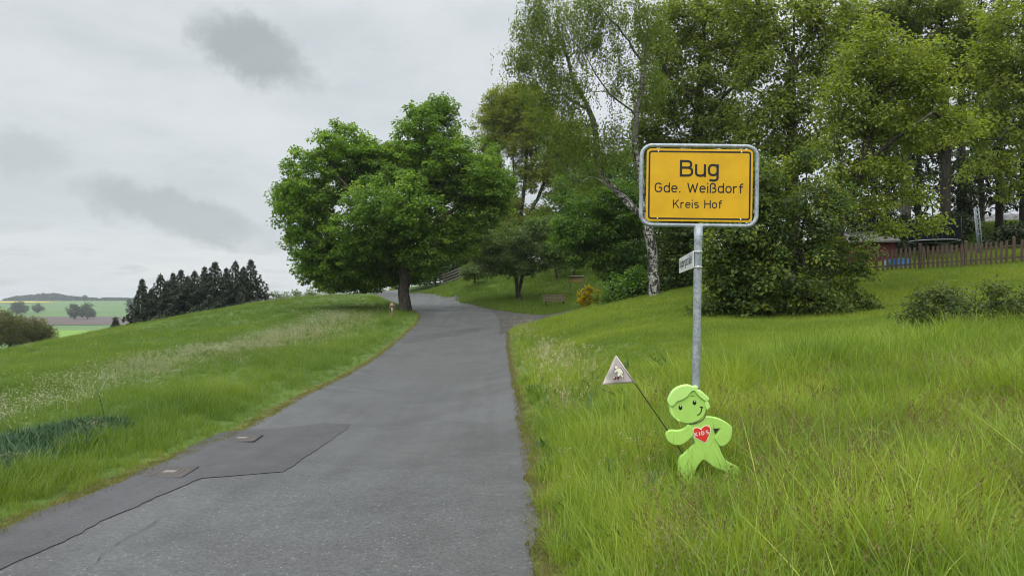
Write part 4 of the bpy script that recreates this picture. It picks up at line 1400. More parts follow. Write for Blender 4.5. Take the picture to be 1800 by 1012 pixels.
def far_wood():
    r = np.random.default_rng(5)
    P, S = [], []
    for px in np.arange(8, 242, .55):
        Y = 1740 + r.uniform(-30, 60)
        x = (px - 900) * Y / F
        hgt = np.interp(px, [8, 30, 34, 55, 75, 100, 115, 140, 175, 185, 242], [2, 9, 9, 12, 15, 15, 11, 7, 4, 5.5, 4]) * r.uniform(.8, 1.1)
        if 171 < px < 180: hgt *= .6
        z = Hp(x, Y)
        P.append((x, Y, z)); S.append(hgt)
    P, S = np.array(P), np.array(S)
    n = 46
    base = np.repeat(P, n, 0)
    hh = np.repeat(S, n)
    u = r.random(len(base))
    base[:, 2] += hh * u
    rad = (1.15 - u) * 5.0
    base[:, :2] += rdir(r, len(base))[:, :2] * rad[:, None]
    v, f = kites(base, rdir(r, len(base)) + np.array([0, 0, .5]), rdir(r, len(base)), np.full(len(base), 3.6), np.full(len(base), 3.0))
    tag(link('far_wood', np_mesh('far_wood', v, f, LF_spruce, False, {'tint': np.repeat(r.random(len(base)), 4)})), 'dark wood along the horizon at the far left', 'wood', None, 'stuff')


far_wood()

# ------------------------------------------------------------------ town sign
sb = Vector((1.729, 7.0, 0))
sb.z = Hp(sb.x, sb.y)
top_z = at(1228, 400, 7.0).z                                       # where the post meets the frame
sign = thing('town_sign', 'yellow town entrance sign on a galvanised post behind the green figure', 'road sign', tuple(sb))
sign.rotation_euler = (0, R(.85), R(-1.0))
hp = top_z - sb.z
bm = bmesh.new()
add_tube(bm, [(0, 0, -.35), (0, 0, 0), (0, 0, hp - .12), (0, 0, hp + .02)], [.038, .038, .038, .044], 20)
link('post', bm_mesh('post', bm, M['galv'], True), sign)
W2, H2, rc = .545, .376, .10
zc = hp + .02 + H2
loop = []
for cx, cz, a0 in ((W2 - rc, H2 - rc, 0), (-(W2 - rc), H2 - rc, 90), (-(W2 - rc), -(H2 - rc), 180), (W2 - rc, -(H2 - rc), 270)):
    for k in range(7):
        a = R(a0 + 90 * k / 6)
        loop.append((cx + rc * math.cos(a), 0, zc + cz + rc * math.sin(a)))
bm = bmesh.new()
add_tube(bm, loop, .019, 12, closed=True)
link('frame', bm_mesh('frame', bm, M['galv'], True), sign)


def rrect(w, h, r, z0, n=6):
    o = []
    for cx, cz, a0 in ((w - r, h - r, 0), (-(w - r), h - r, 90), (-(w - r), -(h - r), 180), (w - r, -(h - r), 270)):
        for k in range(n + 1):
            a = R(a0 + 90 * k / n)
            o.append((cx + r * math.cos(a), z0 + cz + r * math.sin(a)))
    return o


plate = slab('plate', [rrect(.5, .342, .04, zc)], .012, .003, M['yellow'], sign, -.014)
# black border line: ring of quads just proud of the plate
oa, ob = rrect(.481, .323, .028, zc), rrect(.466, .308, .016, zc)
n = len(oa)
bm = bmesh.new()
A = [bm.verts.new((x, -.0215, z)) for x, z in oa]
B = [bm.verts.new((x, -.0215, z)) for x, z in ob]
for i in range(n): bm.faces.new((A[i], A[(i + 1) % n], B[(i + 1) % n], B[i]))
link('border_line', bm_mesh('border_line', bm, M['black']), plate)
lettering('lettering', 'Bug', .158, .345, -.004, zc + .080, -.0215, M['black'], plate, .135, .20)
lettering('lettering', 'Gde. Weißdorf', .092, .828, -.002, zc - .070, -.0215, M['black'], plate, .125, .215)
lettering('lettering', 'Kreis Hof', .077, .458, -.014, zc - .215, -.0215, M['black'], plate, .125, .215)
for x in (-.39, .39):
    for z in (zc + .316, zc - .316):
        bm = bmesh.new()
        add_lathe(bm, [(.0075, 0), (.0075, .002), (.004, .004)], 10)
        me = bm_mesh('rivet', bm, M['chrome'], False)
        me.transform(Matrix.Translation((x, -.0212, z)) @ Matrix.Rotation(R(90), 4, 'X'))
        link('rivet', me, plate)
        bm = bmesh.new()
        add_box(bm, (x, -.003, z + math.copysign(.034, z - zc)), (.03, .006, .075))
        link('lug', bm_mesh('lug', bm, M['galv']), sign)

# street name plate, seen nearly edge-on, clamped to the same post
zs = at(1224, 456, 7.0).z
far_pt = at(1194, 468, 8.35)
d = Vector((far_pt.x - sb.x + .012, far_pt.y - 7.0, 0))
rzs = math.atan2(-d.y, -d.x)                                        # local +x runs from the far end to the post
sl = 1.34
st = thing('street_name_sign', 'white street name plate clamped to the sign post, seen almost edge on', 'street sign', (sb.x - .045 + (zs - sb.z) * math.sin(R(.85)), sb.y, zs), rzs)
x_mid = -sl / 2 + .02
pl = slab('plate', [[(x - .0 + x_mid, z) for x, z in rrect(sl / 2, .082, .012, 0)]], .006, .0015, M['white'], st, .0)
lettering('lettering', 'Bugbergstraße', .088, 1.16, x_mid - .02, -.03, -.0042, M['black'], pl, .15, .2)
for z in (.072, -.072):
    bm = bmesh.new()
    add_tube(bm, [(.043 * math.cos(a), .043 * math.sin(a), z) for a in np.linspace(0, 2 * math.pi, 19)[:-1]], .006, 6, closed=True)
    add_box(bm, (-.01, -.05, z), (.024, .018, .022), bevel=.003)
    me = bm_mesh('clamp', bm, M['chrome'])
    me.transform(Matrix.Rotation(-rzs, 4, 'Z'))
    me.transform(Matrix.Translation(Matrix.Rotation(-rzs, 3, 'Z') @ Vector((.045, 0, 0))))
    link('clamp', me, st)

# ------------------------------------------------------------------ green running figure
FY = 6.25
K = FY / F / 3.6133                                                # metres per drawing unit
fb = at(1040 + 680 / 3.6133, 600 + 870 / 3.6133, FY)
fig_z = Hp(fb.x, fb.y)
fz0 = fig_z - .01
# local drawing: x right from unit 680, z up from the ground row
zrow = (CAMZ - fz0) * F / FY / 1.0 + HZ                             # photo row of the ground under the figure
u0 = (zrow - 600) * 3.6133
fig = thing('running_figure', 'bright green flat plastic child figure running in tall grass below the town sign', 'traffic figure', (fb.x, FY, fz0))
fig.rotation_euler = (0, 0, R(-7))


def U(pts, sub=3, closed=True):
    q = [((x - 680) * K, (u0 - y) * K) for x, y in pts]
    return smooth_loop(q, sub, closed) if sub > 1 else q


body = slab('body', [U([(606, 528), (640, 522), (680, 500), (712, 474), (760, 474), (812, 488), (840, 520), (838, 600), (806, 640), (806, 662), (818, 700), (842, 742), (880, 768), (916, 784), (938, 812), (926, 836), (890, 832),
                        (830, 812), (770, 790), (735, 762), (708, 745), (680, 775), (660, 812), (650, 850), (660, 880), (640, 905), (585, 905), (556, 890), (548, 840), (550, 780), (560, 735), (592, 705), (630, 668), (652, 646),
                        (642, 612), (606, 590), (598, 556)], 3)], .060, .008, M['lime'], fig, 0, 3)
slab('arm', [U([(614, 526), (590, 548), (555, 562), (515, 562), (488, 567), (472, 588), (476, 615), (492, 638), (522, 654), (560, 655), (590, 642), (618, 618), (640, 596), (648, 560)], 3)], .064, .008, M['lime'], fig, -.008, 3)
slab('arm', [U([(770, 480), (815, 490), (852, 510), (880, 536), (881, 570), (875, 602), (858, 634), (830, 654), (806, 654), (786, 628), (774, 606), (784, 588), (806, 560), (804, 545), (770, 545)], 3),
             ], .064, .008, M['lime'], fig, -.008, 3)
bm = bmesh.new()
tri = [((x - 680) * K, (u0 - y) * K) for x, y in ((764, 546), (802, 546), (780, 578))]
bm.faces.new([bm.verts.new((x, -.0415, z)) for x, z in tri])
link('arm_gap', bm_mesh('arm_gap', bm, M['black']), fig)  # shade of the opening inside the arm painted as a flat black face
head = slab('head', [U([(500, 400), (505, 455), (525, 488), (560, 508), (610, 518), (660, 508), (700, 480), (722, 440), (728, 395), (715, 340), (670, 300), (610, 290), (550, 305), (515, 345)], 4)], .058, .008, M['lime'], fig, -.002, 3)
hair = slab('hair', [U([(487, 392), (484, 374), (492, 352), (505, 325), (530, 298), (570, 279), (610, 273), (640, 282), (662, 279), (674, 288), (668, 300), (690, 310), (715, 330), (738, 354), (739, 368), (728, 373), (738, 386),
                        (746, 412), (735, 425), (724, 428), (714, 400), (716, 376), (690, 356), (664, 330), (650, 312), (630, 318), (610, 345), (575, 370), (542, 381), (524, 406), (506, 412), (494, 405)], 3)], .080, .009, M['lime2'], fig, -.006, 3)
slab('hair_lock', [U([(494, 405), (510, 415), (518, 440), (528, 470), (538, 486), (520, 482), (504, 462), (496, 435)], 3)], .066, .010, M['lime2'], fig, -.004, 2)
slab('hair_lock', [U([(532, 480), (548, 490), (562, 500), (556, 508), (542, 500)], 3)], .064, .006, M['lime2'], fig, -.004, 2)


def disc(name, cx, cy, rx, ry, y, mat, parent, rot=0):
    pts = []
    for k in range(20):
        a = 2 * math.pi * k / 20
        px_, py_ = rx * math.cos(a), ry * math.sin(a)
        pts.append((((cx - 680) + px_ * math.cos(rot) - py_ * math.sin(rot)) * K, (u0 - cy - px_ * math.sin(rot) - py_ * math.cos(rot)) * K))
    bm = bmesh.new()
    bm.faces.new([bm.verts.new((x, y, z)) for x, z in pts])
    return link(name, bm_mesh(name, bm, mat), parent)


for ex, ey in ((564, 417), (651, 384)):
    e = disc('eye', ex, ey, 12, 16, -.0325, M['black'], head)
    disc('glint', ex + 1, ey - 9, 4, 5, -.0330, M['white'], e)


def stroke(name, pts, w, y, mat, parent):
    bm = bmesh.new()
    ribbon(bm, smooth_loop([((a - 680) * K, (u0 - b_) * K) for a, b_ in pts], 4, False), w * K, y)
    return link(name, bm_mesh(name, bm, mat), parent)


stroke('eyebrow', [(631, 347), (636, 341), (643, 341), (650, 347)], 4, -.0325, M['black'], head)
mo = stroke('mouth', [(668, 464), (682, 456), (692, 440), (695, 418)], 6, -.0325, M['black'], head)
stroke('mouth_corner', [(684, 414), (694, 411), (704, 418)], 7, -.0328, M['black'], mo)
nb = bmesh.new()
pts_n = smooth_loop([((a - 680) * K, (u0 - b_) * K) for a, b_ in ((622, 519), (650, 517), (682, 503), (704, 486), (716, 470))], 5, False)
for i, (x, z) in enumerate(pts_n):
    add_box(nb, (x, -.034, z), (4.2 * K, .006, 7 * K), Matrix.Rotation(-.5 * (i % 2) + .9, 3, 'Y'))
link('neckband', bm_mesh('neckband', nb, M['rust']), fig)
ht = slab('heart', [U([(716, 632), (690, 620), (660, 605), (645, 585), (643, 562), (655, 546), (675, 545), (692, 556), (700, 543), (722, 530), (742, 536), (747, 556), (740, 585), (728, 612)], 3)], .003, .0006, M['red'], body, -.0335, 1)
o = slab('heart_rim', [U([(717, 637), (688, 624), (657, 609), (641, 587), (639, 560), (653, 542), (676, 541), (691, 550), (699, 538), (722, 526), (745, 532), (751, 556), (744, 588), (731, 616)], 3)], .002, .0004, M['print'], body, -.0318, 1)
kid = lettering('lettering', 'KIDS', 23 * K, 86 * K, 0, 0, 0, M['white'], ht, .19, .50)
kid.location = ((697 - 680) * K, -.0358, (u0 - 588) * K)
kid.rotation_euler = (0, R(-13), 0)

# pennant held in the figure's hand
fl = thing('pennant_flag', 'faded grey triangular pennant on a thin black rod in the figure\'s hand', 'flag', tuple(at(1198, 797, FY + .02)))
o0 = Vector(fl.location)
q = lambda x, y, dy=0.0: at(1040 + x / 3.6133, 600 + y / 3.6133, FY + .02 + dy) - o0
bm = bmesh.new()
add_tube(bm, [q(582, 716), q(540, 655), q(486, 570), q(272, 262), q(152, 92)], .0042, 8)
link('rod', bm_mesh('rod', bm, M['rod'], True), fl)
A_, B_, C_ = q(150, 90), q(66, 275, .03), q(272, 260)
cl = bmesh.new()
NN = 12
vv = {}
for i in range(NN + 1):
    for j in range(NN + 1 - i):
        p = A_ * (1 - (i + j) / NN) + B_ * (i / NN) + C_ * (j / NN)
        p = p + Vector((0, .012 * math.sin(i * .9 + j * .3) * i / NN, 0))
        vv[i, j] = cl.verts.new(p)
for i in range(NN):
    for j in range(NN - i):
        cl.faces.new((vv[i, j], vv[i + 1, j], vv[i, j + 1]))
        if (i + 1, j + 1) in vv: cl.faces.new((vv[i + 1, j], vv[i + 1, j + 1], vv[i, j + 1]))
cloth = link('cloth', bm_mesh('cloth', cl, M['flag'], True), fl)
sol = cloth.modifiers.new('thick', 'SOLIDIFY')
sol.thickness = .0025
bm = bmesh.new()
add_tube(bm, [q(274, 264, -.002), q(154, 92, -.002)], .0066, 8)
link('sleeve', bm_mesh('sleeve', bm, M['flag'], True), fl)


def emblem(name, pts, y, mat, parent, sub=2):
    lp = smooth_loop([tuple((q(a, b_).x, q(a, b_).z)) for a, b_ in pts], sub) if sub > 1 else [tuple((q(a, b_).x, q(a, b_).z)) for a, b_ in pts]
    bm = bmesh.new()
    bm.faces.new([bm.verts.new((x, y, z)) for x, z in lp])
    return link(name, bm_mesh(name, bm, mat), parent)


kidp = [(150, 178), (140, 192), (146, 196), (160, 188), (164, 196), (162, 214), (170, 222), (182, 210), (188, 222), (198, 226), (200, 220), (190, 208), (186, 192), (192, 204), (200, 198), (190, 182), (184, 170), (168, 167)]
cen = (170, 195)
emblem('emblem_outline', [(cen[0] + (x - cen[0]) * 1.14, cen[1] + (y - cen[1]) * 1.12) for x, y in kidp], -.016, M['maroon'], cloth)
emblem('emblem', kidp, -.0168, M['print'], cloth)
hd = [(154 + 11 * math.cos(k / 14 * 6.283), 161 + 11 * math.sin(k / 14 * 6.283)) for k in range(14)]
emblem('emblem_outline', [(154 + (x - 154) * 1.2, 161 + (y - 161) * 1.2) for x, y in hd], -.016, M['maroon'], cloth, 1)
emblem('emblem', hd, -.0168, M['print'], cloth, 1)
emblem('emblem', [(146 + 11 * math.cos(k / 14 * 6.283), 230 + 10 * math.sin(k / 14 * 6.283)) for k in range(14)], -.016, M['maroon'], cloth, 1)
emblem('emblem', [(141 + 4 * math.cos(k / 14 * 6.283), 227 + 5 * math.sin(k / 14 * 6.283)) for k in range(14)], -.0168, M['print'], cloth, 1)
emblem('emblem', [(164, 222), (172, 220), (174, 232), (168, 240), (160, 232)], -.016, M['maroon'], cloth)

# ------------------------------------------------------------------ bench, board, hydrant
bp = gz(975, 50)
be = thing('park_bench', 'brown slatted park bench on the grass under the trees', 'bench', (bp[0], bp[1], bp[2] + .05), R(4))
for i in range(4):
    bm = bmesh.new()
    add_box(bm, (0, -.16 + .115 * i, .45), (1.62, .095, .04), bevel=.006)
    link('seat_slat', bm_mesh('seat_slat', bm, M['bench_wood']), be)
for i in range(3):
    bm = bmesh.new()
    add_box(bm, (0, .27 + .035 * i, .55 + .145 * i), (1.6, .035, .085), Matrix.Rotation(R(-12), 3, 'X'), .006)
    link('back_slat', bm_mesh('back_slat', bm, M['bench_wood']), be)
for s in (-.6, .6):
    bm = bmesh.new()
    add_tube(bm, [(s, -.22, 0), (s, -.17, .25), (s, -.18, .42), (s, .20, .42), (s, .27, .5), (s, .37, .88)], .026, 6)
    add_tube(bm, [(s, .18, .41), (s, .22, .2), (s, .30, 0)], .026, 6)
    add_tube(bm, [(s, -.17, .25), (s, .22, .22)], .018, 6)
    link('leg_frame', bm_mesh('leg_frame', bm, M['iron']), be)

bp = gz(1013, 55)
bo = thing('notice_board', 'small wooden notice board on two posts behind the yellow broom bush', 'board', (bp[0], bp[1], bp[2] + .05), R(-3))
zt = at(1013, 487, 55).z - bp[2]
for s in (-.46, .46):
    bm = bmesh.new()
    add_box(bm, (s, .03, (zt - .02) / 2), (.07, .07, zt - .02))
    link('post', bm_mesh('post', bm, M['grey_wood']), bo)
for i in range(3):
    bm = bmesh.new()
    add_box(bm, (0, -.03, zt - .09 - .125 * i), (1.02, .035, .118), bevel=.005)
    link('plank', bm_mesh('plank', bm, M['board_wood']), bo)
for s in (-1, 1):
    bm = bmesh.new()
    add_box(bm, (0, .01 + .085 * s, zt + .015), (1.16, .2, .025), Matrix.Rotation(R(-16 * s), 3, 'X'))
    link('roof_board', bm_mesh('roof_board', bm, M['grey_wood']), bo)

bp = gz(689, 43)
hy = thing('fire_hydrant', 'weathered reddish hydrant pillar in the grass left of the maple trunk', 'hydrant', (bp[0], bp[1], bp[2] + .04))
hh = .74
bm = bmesh.new()
add_lathe(bm, [(.17, 0), (.17, .04), (.115, .05), (.115, .30), (.105, .34), (.105, hh - .26), (.12, hh - .22), (.12, hh - .2)], 18)
link('body', bm_mesh('body', bm, M['hydrant'], False), hy)
bm = bmesh.new()
add_lathe(bm, [(.165, hh - .199), (.17, hh - .17), (.13, hh - .12), (.10, hh - .05), (.05, hh - .01), (.02, hh + .02)], 18)
link('cap', bm_mesh('cap', bm, M['hydrant'], True), hy)
for s in (-1, 1):
    bm = bmesh.new()
    add_tube(bm, [(0, 0, .47), (s * .15, -.02, .46), (s * .17, -.02, .46)], [.045, .045, .06], 10)
    link('outlet', bm_mesh('outlet', bm, M['hydrant']), hy)
bm = bmesh.new()
add_box(bm, (.01, -.115, .38), (.10, .02, .18), bevel=.005)
link('plate', bm_mesh('plate', bm, M['stone']), hy)
bm = bmesh.new()
add_box(bm, (-.07, -.108, .30), (.07, .03, .22), bevel=.005)
link('flap', bm_mesh('flap', bm, M['iron']), hy)


# ------------------------------------------------------------------ fences
def picket_fence():
    A, B = Vector((13.6, 33.8)), Vector((23.4, 28.1))
    L = (B - A).length
    d = (B - A) / L
    ang = math.atan2(d.y, d.x)
    o = thing('picket_fence', 'brown wooden picket fence along the top of the lawn', 'fence', (A.x, A.y, Hp(A.x, A.y)), ang)
    z0 = o.location.z
    hgt = .92
    bm = bmesh.new()
    w, t = .048, .011
    pr = [(-w, 0), (w, 0), (w, hgt - .03), (w * .7, hgt - .008), (0, hgt), (-w * .7, hgt - .008), (-w, hgt - .03)]
    f = [bm.verts.new((x, -t, z)) for x, z in pr]
    k = [bm.verts.new((x, t, z)) for x, z in pr]
    bm.faces.new(f)
    bm.faces.new(k[::-1])
    for i in range(7): bm.faces.new((f[i], k[i], k[(i + 1) % 7], f[(i + 1) % 7]))
    pm = bm_mesh('picket', bm, M['picket'])
    rr = random.Random(4)
    zz = lambda s: Hp(A.x + d.x * s, A.y + d.y * s) - z0
    s = .09
    posts = [1.1 + 1.66 * i for i in range(7)]
    while s < L:
        if min(abs(s - p) for p in posts) > .10:
            q = link('picket', pm, o)
            q.location = (s, -.045, zz(s) + .06 + rr.uniform(-.012, .012))
            q.rotation_euler = (0, R(rr.uniform(-1.2, 1.2)), 0)
        s += .172
    for p in posts:
        bm = bmesh.new()
        add_tube(bm, [(p, 0, zz(p) - .3), (p, 0, zz(p) + 1.08), (p, 0, zz(p) + 1.12)], [.065, .065, .035], 10)
        link('post', bm_mesh('post', bm, M['picket'], False), o)
    for a, b2 in zip([0] + posts, posts + [L]):
        for h in (.26, .74):
            bm = bmesh.new()
            mid = (a + b2) / 2
            sl_ = math.atan2(zz(b2) - zz(a), b2 - a)
            add_box(bm, (mid, -.012, (zz(a) + zz(b2)) / 2 + h), (b2 - a, .04, .07), Matrix.Rotation(-sl_, 3, 'Y'))
            link('rail', bm_mesh('rail', bm, M['picket']), o)


picket_fence()


def rail_fence():
    pts = [at(p[0], p[1], p[2]) for p in ((724, 500, 88), (750, 496, 84), (780, 491, 80), (808, 487, 77), (835, 484, 74), (862, 481, 71))]
    P = [Vector((p.x, p.y, Hp(p.x, p.y))) for p in pts]
    o = thing('rail_fence', 'weathered grey plank rail fence along the top of the left bank', 'fence', tuple(P[0]))
    o0 = P[0]
    for p in P:
        q = p - o0
        bm = bmesh.new()
        add_box(bm, (q.x, q.y, q.z + .55), (.12, .12, 1.4))
        link('post', bm_mesh('post', bm, M['grey_wood']), o)
    for a, b2 in zip(P, P[1:]):
        for h in (.22, .52, .82, 1.10):
            u, v = a - o0, b2 - o0
            bm = bmesh.new()
            dv = v - u
            rot = dv.to_track_quat('X', 'Z').to_matrix()
            add_box(bm, (u + v) / 2 + Vector((0, -.08, h)), (dv.length + .1, .035, .16), rot)
            link('plank', bm_mesh('plank', bm, M['grey_wood']), o)


rail_fence()

# ------------------------------------------------------------------ garden things behind the picket fence
# red shed with grey roof
p = gz(1530, 40)
sh = thing('garden_shed', 'low red board shed with grey roof behind the left end of the picket fence', 'shed', (p[0], p[1], p[2]), R(-18))
wl = at(1500, 426, 39).z - p[2]
for i in range(11):
    bm = bmesh.new()
    add_box(bm, (-1.05 + .19 * i + .1, -1.0 + .004 * (i % 2), wl / 2), (.182, .04, wl))
    link('board', bm_mesh('board', bm, M['red_wall']), sh)
bm = bmesh.new()
add_box(bm, (0, .1, wl / 2), (2.05, 2.1, wl - .02))
link('wall', bm_mesh('wall', bm, M['red_wall']), sh)
bm = bmesh.new()
vs = [bm.verts.new(q_) for q_ in ((-1.25, -1.25, wl - .02), (1.25, -1.25, wl - .02), (1.25, 1.3, wl + .72), (-1.25, 1.3, wl + .72), (-1.25, -1.25, wl + .06), (1.25, -1.25, wl + .06), (1.25, 1.3, wl + .8), (-1.25, 1.3, wl + .8))]
for f_ in ((0, 1, 2, 3), (7, 6, 5, 4), (0, 4, 5, 1), (1, 5, 6, 2), (2, 6, 7, 3), (3, 7, 4, 0)): bm.faces.new([vs[k] for k in f_])
link('roof', bm_mesh('roof', bm, M['grey_roof']), sh)

# trampoline with net
p = gz(1642, 37)
tr = thing('trampoline', 'round trampoline with dark safety net behind the picket fence', 'trampoline', (p[0], p[1], p[2]))
rt_ = 1.15
zm = at(1640, 424, 37).z - p[2]
bm = bmesh.new()
add_tube(bm, [(rt_ * math.cos(a), rt_ * math.sin(a), zm) for a in np.linspace(0, 6.283, 33)[:-1]], .024, 8, closed=True)
link('ring', bm_mesh('ring', bm, M['galv'], True), tr)
bm = bmesh.new()
add_lathe(bm, [(rt_ - .12, zm - .012), (rt_ - .12, zm + .0), (.01, zm - .03)], 32)
link('mat', bm_mesh('mat', bm, M['netting']), tr)
for k in range(6):
    a = k * math.pi / 3 + .3
    x, y = rt_ * math.cos(a), rt_ * math.sin(a)
    bm = bmesh.new()
    add_tube(bm, [(x, y, 0), (x, y, zm), (x * 1.04, y * 1.04, zm + .3), (x * 1.03, y * 1.03, zm + 1.15)], .02, 8)
    link('pole', bm_mesh('pole', bm, M['iron'], True), tr)
nt = bmesh.new()
for k in range(36):
    a, a2 = k / 36 * 6.283, (k + 1) / 36 * 6.283
    if 3.4 < a < 5.6: continue
    for j in range(9):
        z1 = zm + .1 + j * .11
        add_box(nt, (rt_ * .97 * math.cos(a), rt_ * .97 * math.sin(a), z1), (.02, .02, .12))
    nt.faces.new([nt.verts.new((rt_ * .955 * math.cos(t_), rt_ * .955 * math.sin(t_), z)) for t_, z in ((a, zm + .08), (a2, zm + .08), (a2, zm + 1.08), (a, zm + 1.08))])
link('net', bm_mesh('net', nt, M['netting']), tr)

# blue tub seen through the pickets
p = at(1583, 474, 34)
zg = Hp(p.x, 34)
tb = thing('blue_tub', 'bright blue plastic tub seen between the pickets', 'tub', (p.x, 34, zg))
bm = bmesh.new()
zt = at(1583, 455, 34).z - zg
add_lathe(bm, [(.40, 0), (.44, zt - .04), (.47, zt - .04), (.47, zt), (.44, zt), (.40, .05)], 20)
link('tub', bm_mesh('tub', bm, M['blue'], False), tb)
bm = bmesh.new()
add_tube(bm, [(-.46, 0, zt - .08), (-.52, 0, zt - .16), (-.46, 0, zt - .22)], .018, 6)
link('handle', bm_mesh('handle', bm, M['blue'], True), tb)
p = at(1557, 466, 34.6)
zg = Hp(p.x, 34.6)
bk = thing('pale_blue_bucket', 'pale blue bucket just left of the blue tub behind the pickets', 'bucket', (p.x, 34.6, zg))
bm = bmesh.new()
zt = at(1557, 458, 34.6).z - zg
add_lathe(bm, [(.15, 0), (.2, zt), (.215, zt), (.215, zt + .02), (.19, zt + .02), (.15, .04)], 16)
pbl = simple('pale_blue_plastic', (0.35, 0.50, 0.58), .5, .3)
link('pail', bm_mesh('pail', bm, pbl), bk)
bm = bmesh.new()
add_tube(bm, [(-.2, 0, zt), (-.15, -.05, zt - .1), (0, -.21, zt - .14), (.15, -.05, zt - .1), (.2, 0, zt)], .008, 6)
link('bail', bm_mesh('bail', bm, M['chrome'], True), bk)

# galvanised ladder-like frame
p = gz(1724, 38)
gf = thing('galvanised_frame', 'tall narrow galvanised steel frame standing behind the picket fence', 'metal frame', (p[0], p[1], p[2]))
gf.rotation_euler = (0, R(-6), R(8))
zt = at(1718, 363, 38).z - p[2]
for s in (-.12, .0, .12):
    bm = bmesh.new()
    add_tube(bm, [(s, .04 * (s == 0), 0), (s, .04 * (s == 0), zt - .05 * abs(s) * 10)], .034, 8)
    link('upright', bm_mesh('upright', bm, M['galv'], True), gf)
for i in range(6):
    bm = bmesh.new()
    add_box(bm, (0, -.03, zt * (.45 + .1 * i)), (.30, .02, .04))
    link('rung', bm_mesh('rung', bm, M['galv']), gf)

# house roof glimpsed past the stems
p = gz(1760, 78)
hs = thing('pale_house', 'pale house with grey roof glimpsed between the conifers', 'house', (p[0], p[1], p[2]), R(-10))
ze = at(1760, 398, 78).z - p[2]
bm = bmesh.new()
add_box(bm, (0, 0, ze / 2), (9, 7, ze))
link('wall', bm_mesh('wall', bm, M['plaster']), hs)
bm = bmesh.new()
vs = [bm.verts.new(q_) for q_ in ((-4.9, -4, ze - .1), (4.9, -4, ze - .1), (4.9, 0, ze + 1.3), (-4.9, 0, ze + 1.3), (4.9, 4, ze - .1), (-4.9, 4, ze - .1))]
for f_ in ((0, 1, 2, 3), (3, 2, 4, 5), (0, 3, 5), (1, 4, 2), (0, 5, 4, 1)): bm.faces.new([vs[k] for k in f_])
link('roof', bm_mesh('roof', bm, M['grey_roof']), hs)
for x in (-2.4, 0.2, 2.8):
    bm = bmesh.new()
    add_box(bm, (x, -3.5, ze - 1.2), (1.1, .1, 1.2))
    w_ = link('window', bm_mesh('window', bm, M['white']), hs)
    bm = bmesh.new()
    add_box(bm, (x, -3.53, ze - 1.2), (.95, .1, 1.05))
    link('pane', bm_mesh('pane', bm, M['glass']), w_)

# things on the skyline left of the maple
p = gz(597, 80)
ps = thing('roadside_sign', 'small dark direction sign on a thin post under the left side of the maple', 'sign', (p[0], p[1], p[2]))
zt = at(597, 492, 80).z - p[2]
bm = bmesh.new()
add_tube(bm, [(0, 0, 0), (0, 0, zt)], .045, 8)
link('post', bm_mesh('post', bm, M['galv'], True), ps)
bm = bmesh.new()
add_box(bm, (-.28, -.06, zt - .12), (.62, .03, .26), bevel=.008)
link('panel', bm_mesh('panel', bm, M['stone']), ps)
p0, p1 = at(472, 527, 74), at(506, 523, 76)
bar = thing('barrier_rail', 'short pale rail on posts on the skyline right of the spruces', 'barrier', (p0.x, p0.y, Hp(p0.x, p0.y)))
o0 = Vector(bar.location)
bm = bmesh.new()
add_box(bm, ((p0 + p1) / 2 - o0), ((p1 - p0).length, .06, .16), (p1 - p0).to_track_quat('X', 'Z').to_matrix())
link('rail', bm_mesh('rail', bm, M['grey_wood']), bar)
for u_ in (.1, .5, .9):
    q_ = p0.lerp(p1, u_)
    zb_ = Hp(q_.x, q_.y)
    bm = bmesh.new()
    add_box(bm, (q_.x - o0.x, q_.y - o0.y + .07, (q_.z + zb_) / 2 - o0.z - .1), (.09, .07, max(.2, q_.z - zb_ + .3)))
    link('post', bm_mesh('post', bm, M['grey_wood']), bar)
# bare sapling by the leafy bed
p = ground_pix(186, 752)
sp = thing('bare_sapling', 'thin bare twig sapling at the right end of the dark leafy bed', 'sapling', tuple(p))
bm = bmesh.new()
add_tube(bm, [(0, 0, -.05), (-.02, .02, .12), (-.07, .03, .28), (-.12, .05, .44), (-.15, .05, .6)], [.006, .005, .004, .003, .002], 5)
link('stem', bm_mesh('stem', bm, M['twig'], True), sp)
for a, z in ((.05, .3), (-.06, .42), (.04, .5)):
    bm = bmesh.new()
    add_tube(bm, [(-.07 - (z - .28) * .3, .04, z), (-.08 + a - (z - .28) * .3, .04, z + .09)], [.003, .0015], 4)
    link('twig', bm_mesh('twig', bm, M['twig'], True), sp)

# ------------------------------------------------------------------ grass
def blade_mat(name, stops, trans=.45, rough=.4, spec=.3):
    m, g, out = new_mat(name)
    ti = g.n('ShaderNodeAttribute', attribute_name='itint', attribute_type='INSTANCER').outputs['Fac']
    tb_ = g.n('ShaderNodeAttribute', attribute_name='tint', attribute_type='GEOMETRY').outputs['Fac']
    f = g.math('ADD', g.math('MULTIPLY', ti, .68), g.math('MULTIPLY', tb_, .32))
    c = g.ramp(f, stops)
    p = g.n('ShaderNodeBsdfPrincipled', {'Base Color': c, 'Roughness': rough, 'Specular IOR Level': spec})
    t = g.n('ShaderNodeBsdfTranslucent', {'Color': g.mix(1.0, c, (1.3, 1.25, .6), 'MULTIPLY')})
    mx = g.n('ShaderNodeMixShader', {0: trans})
    g.t.links.new(p.outputs[0], mx.inputs[1])
    g.t.links.new(t.outputs[0], mx.inputs[2])
    g.t.links.new(mx.outputs[0], out.inputs['Surface'])
    return m


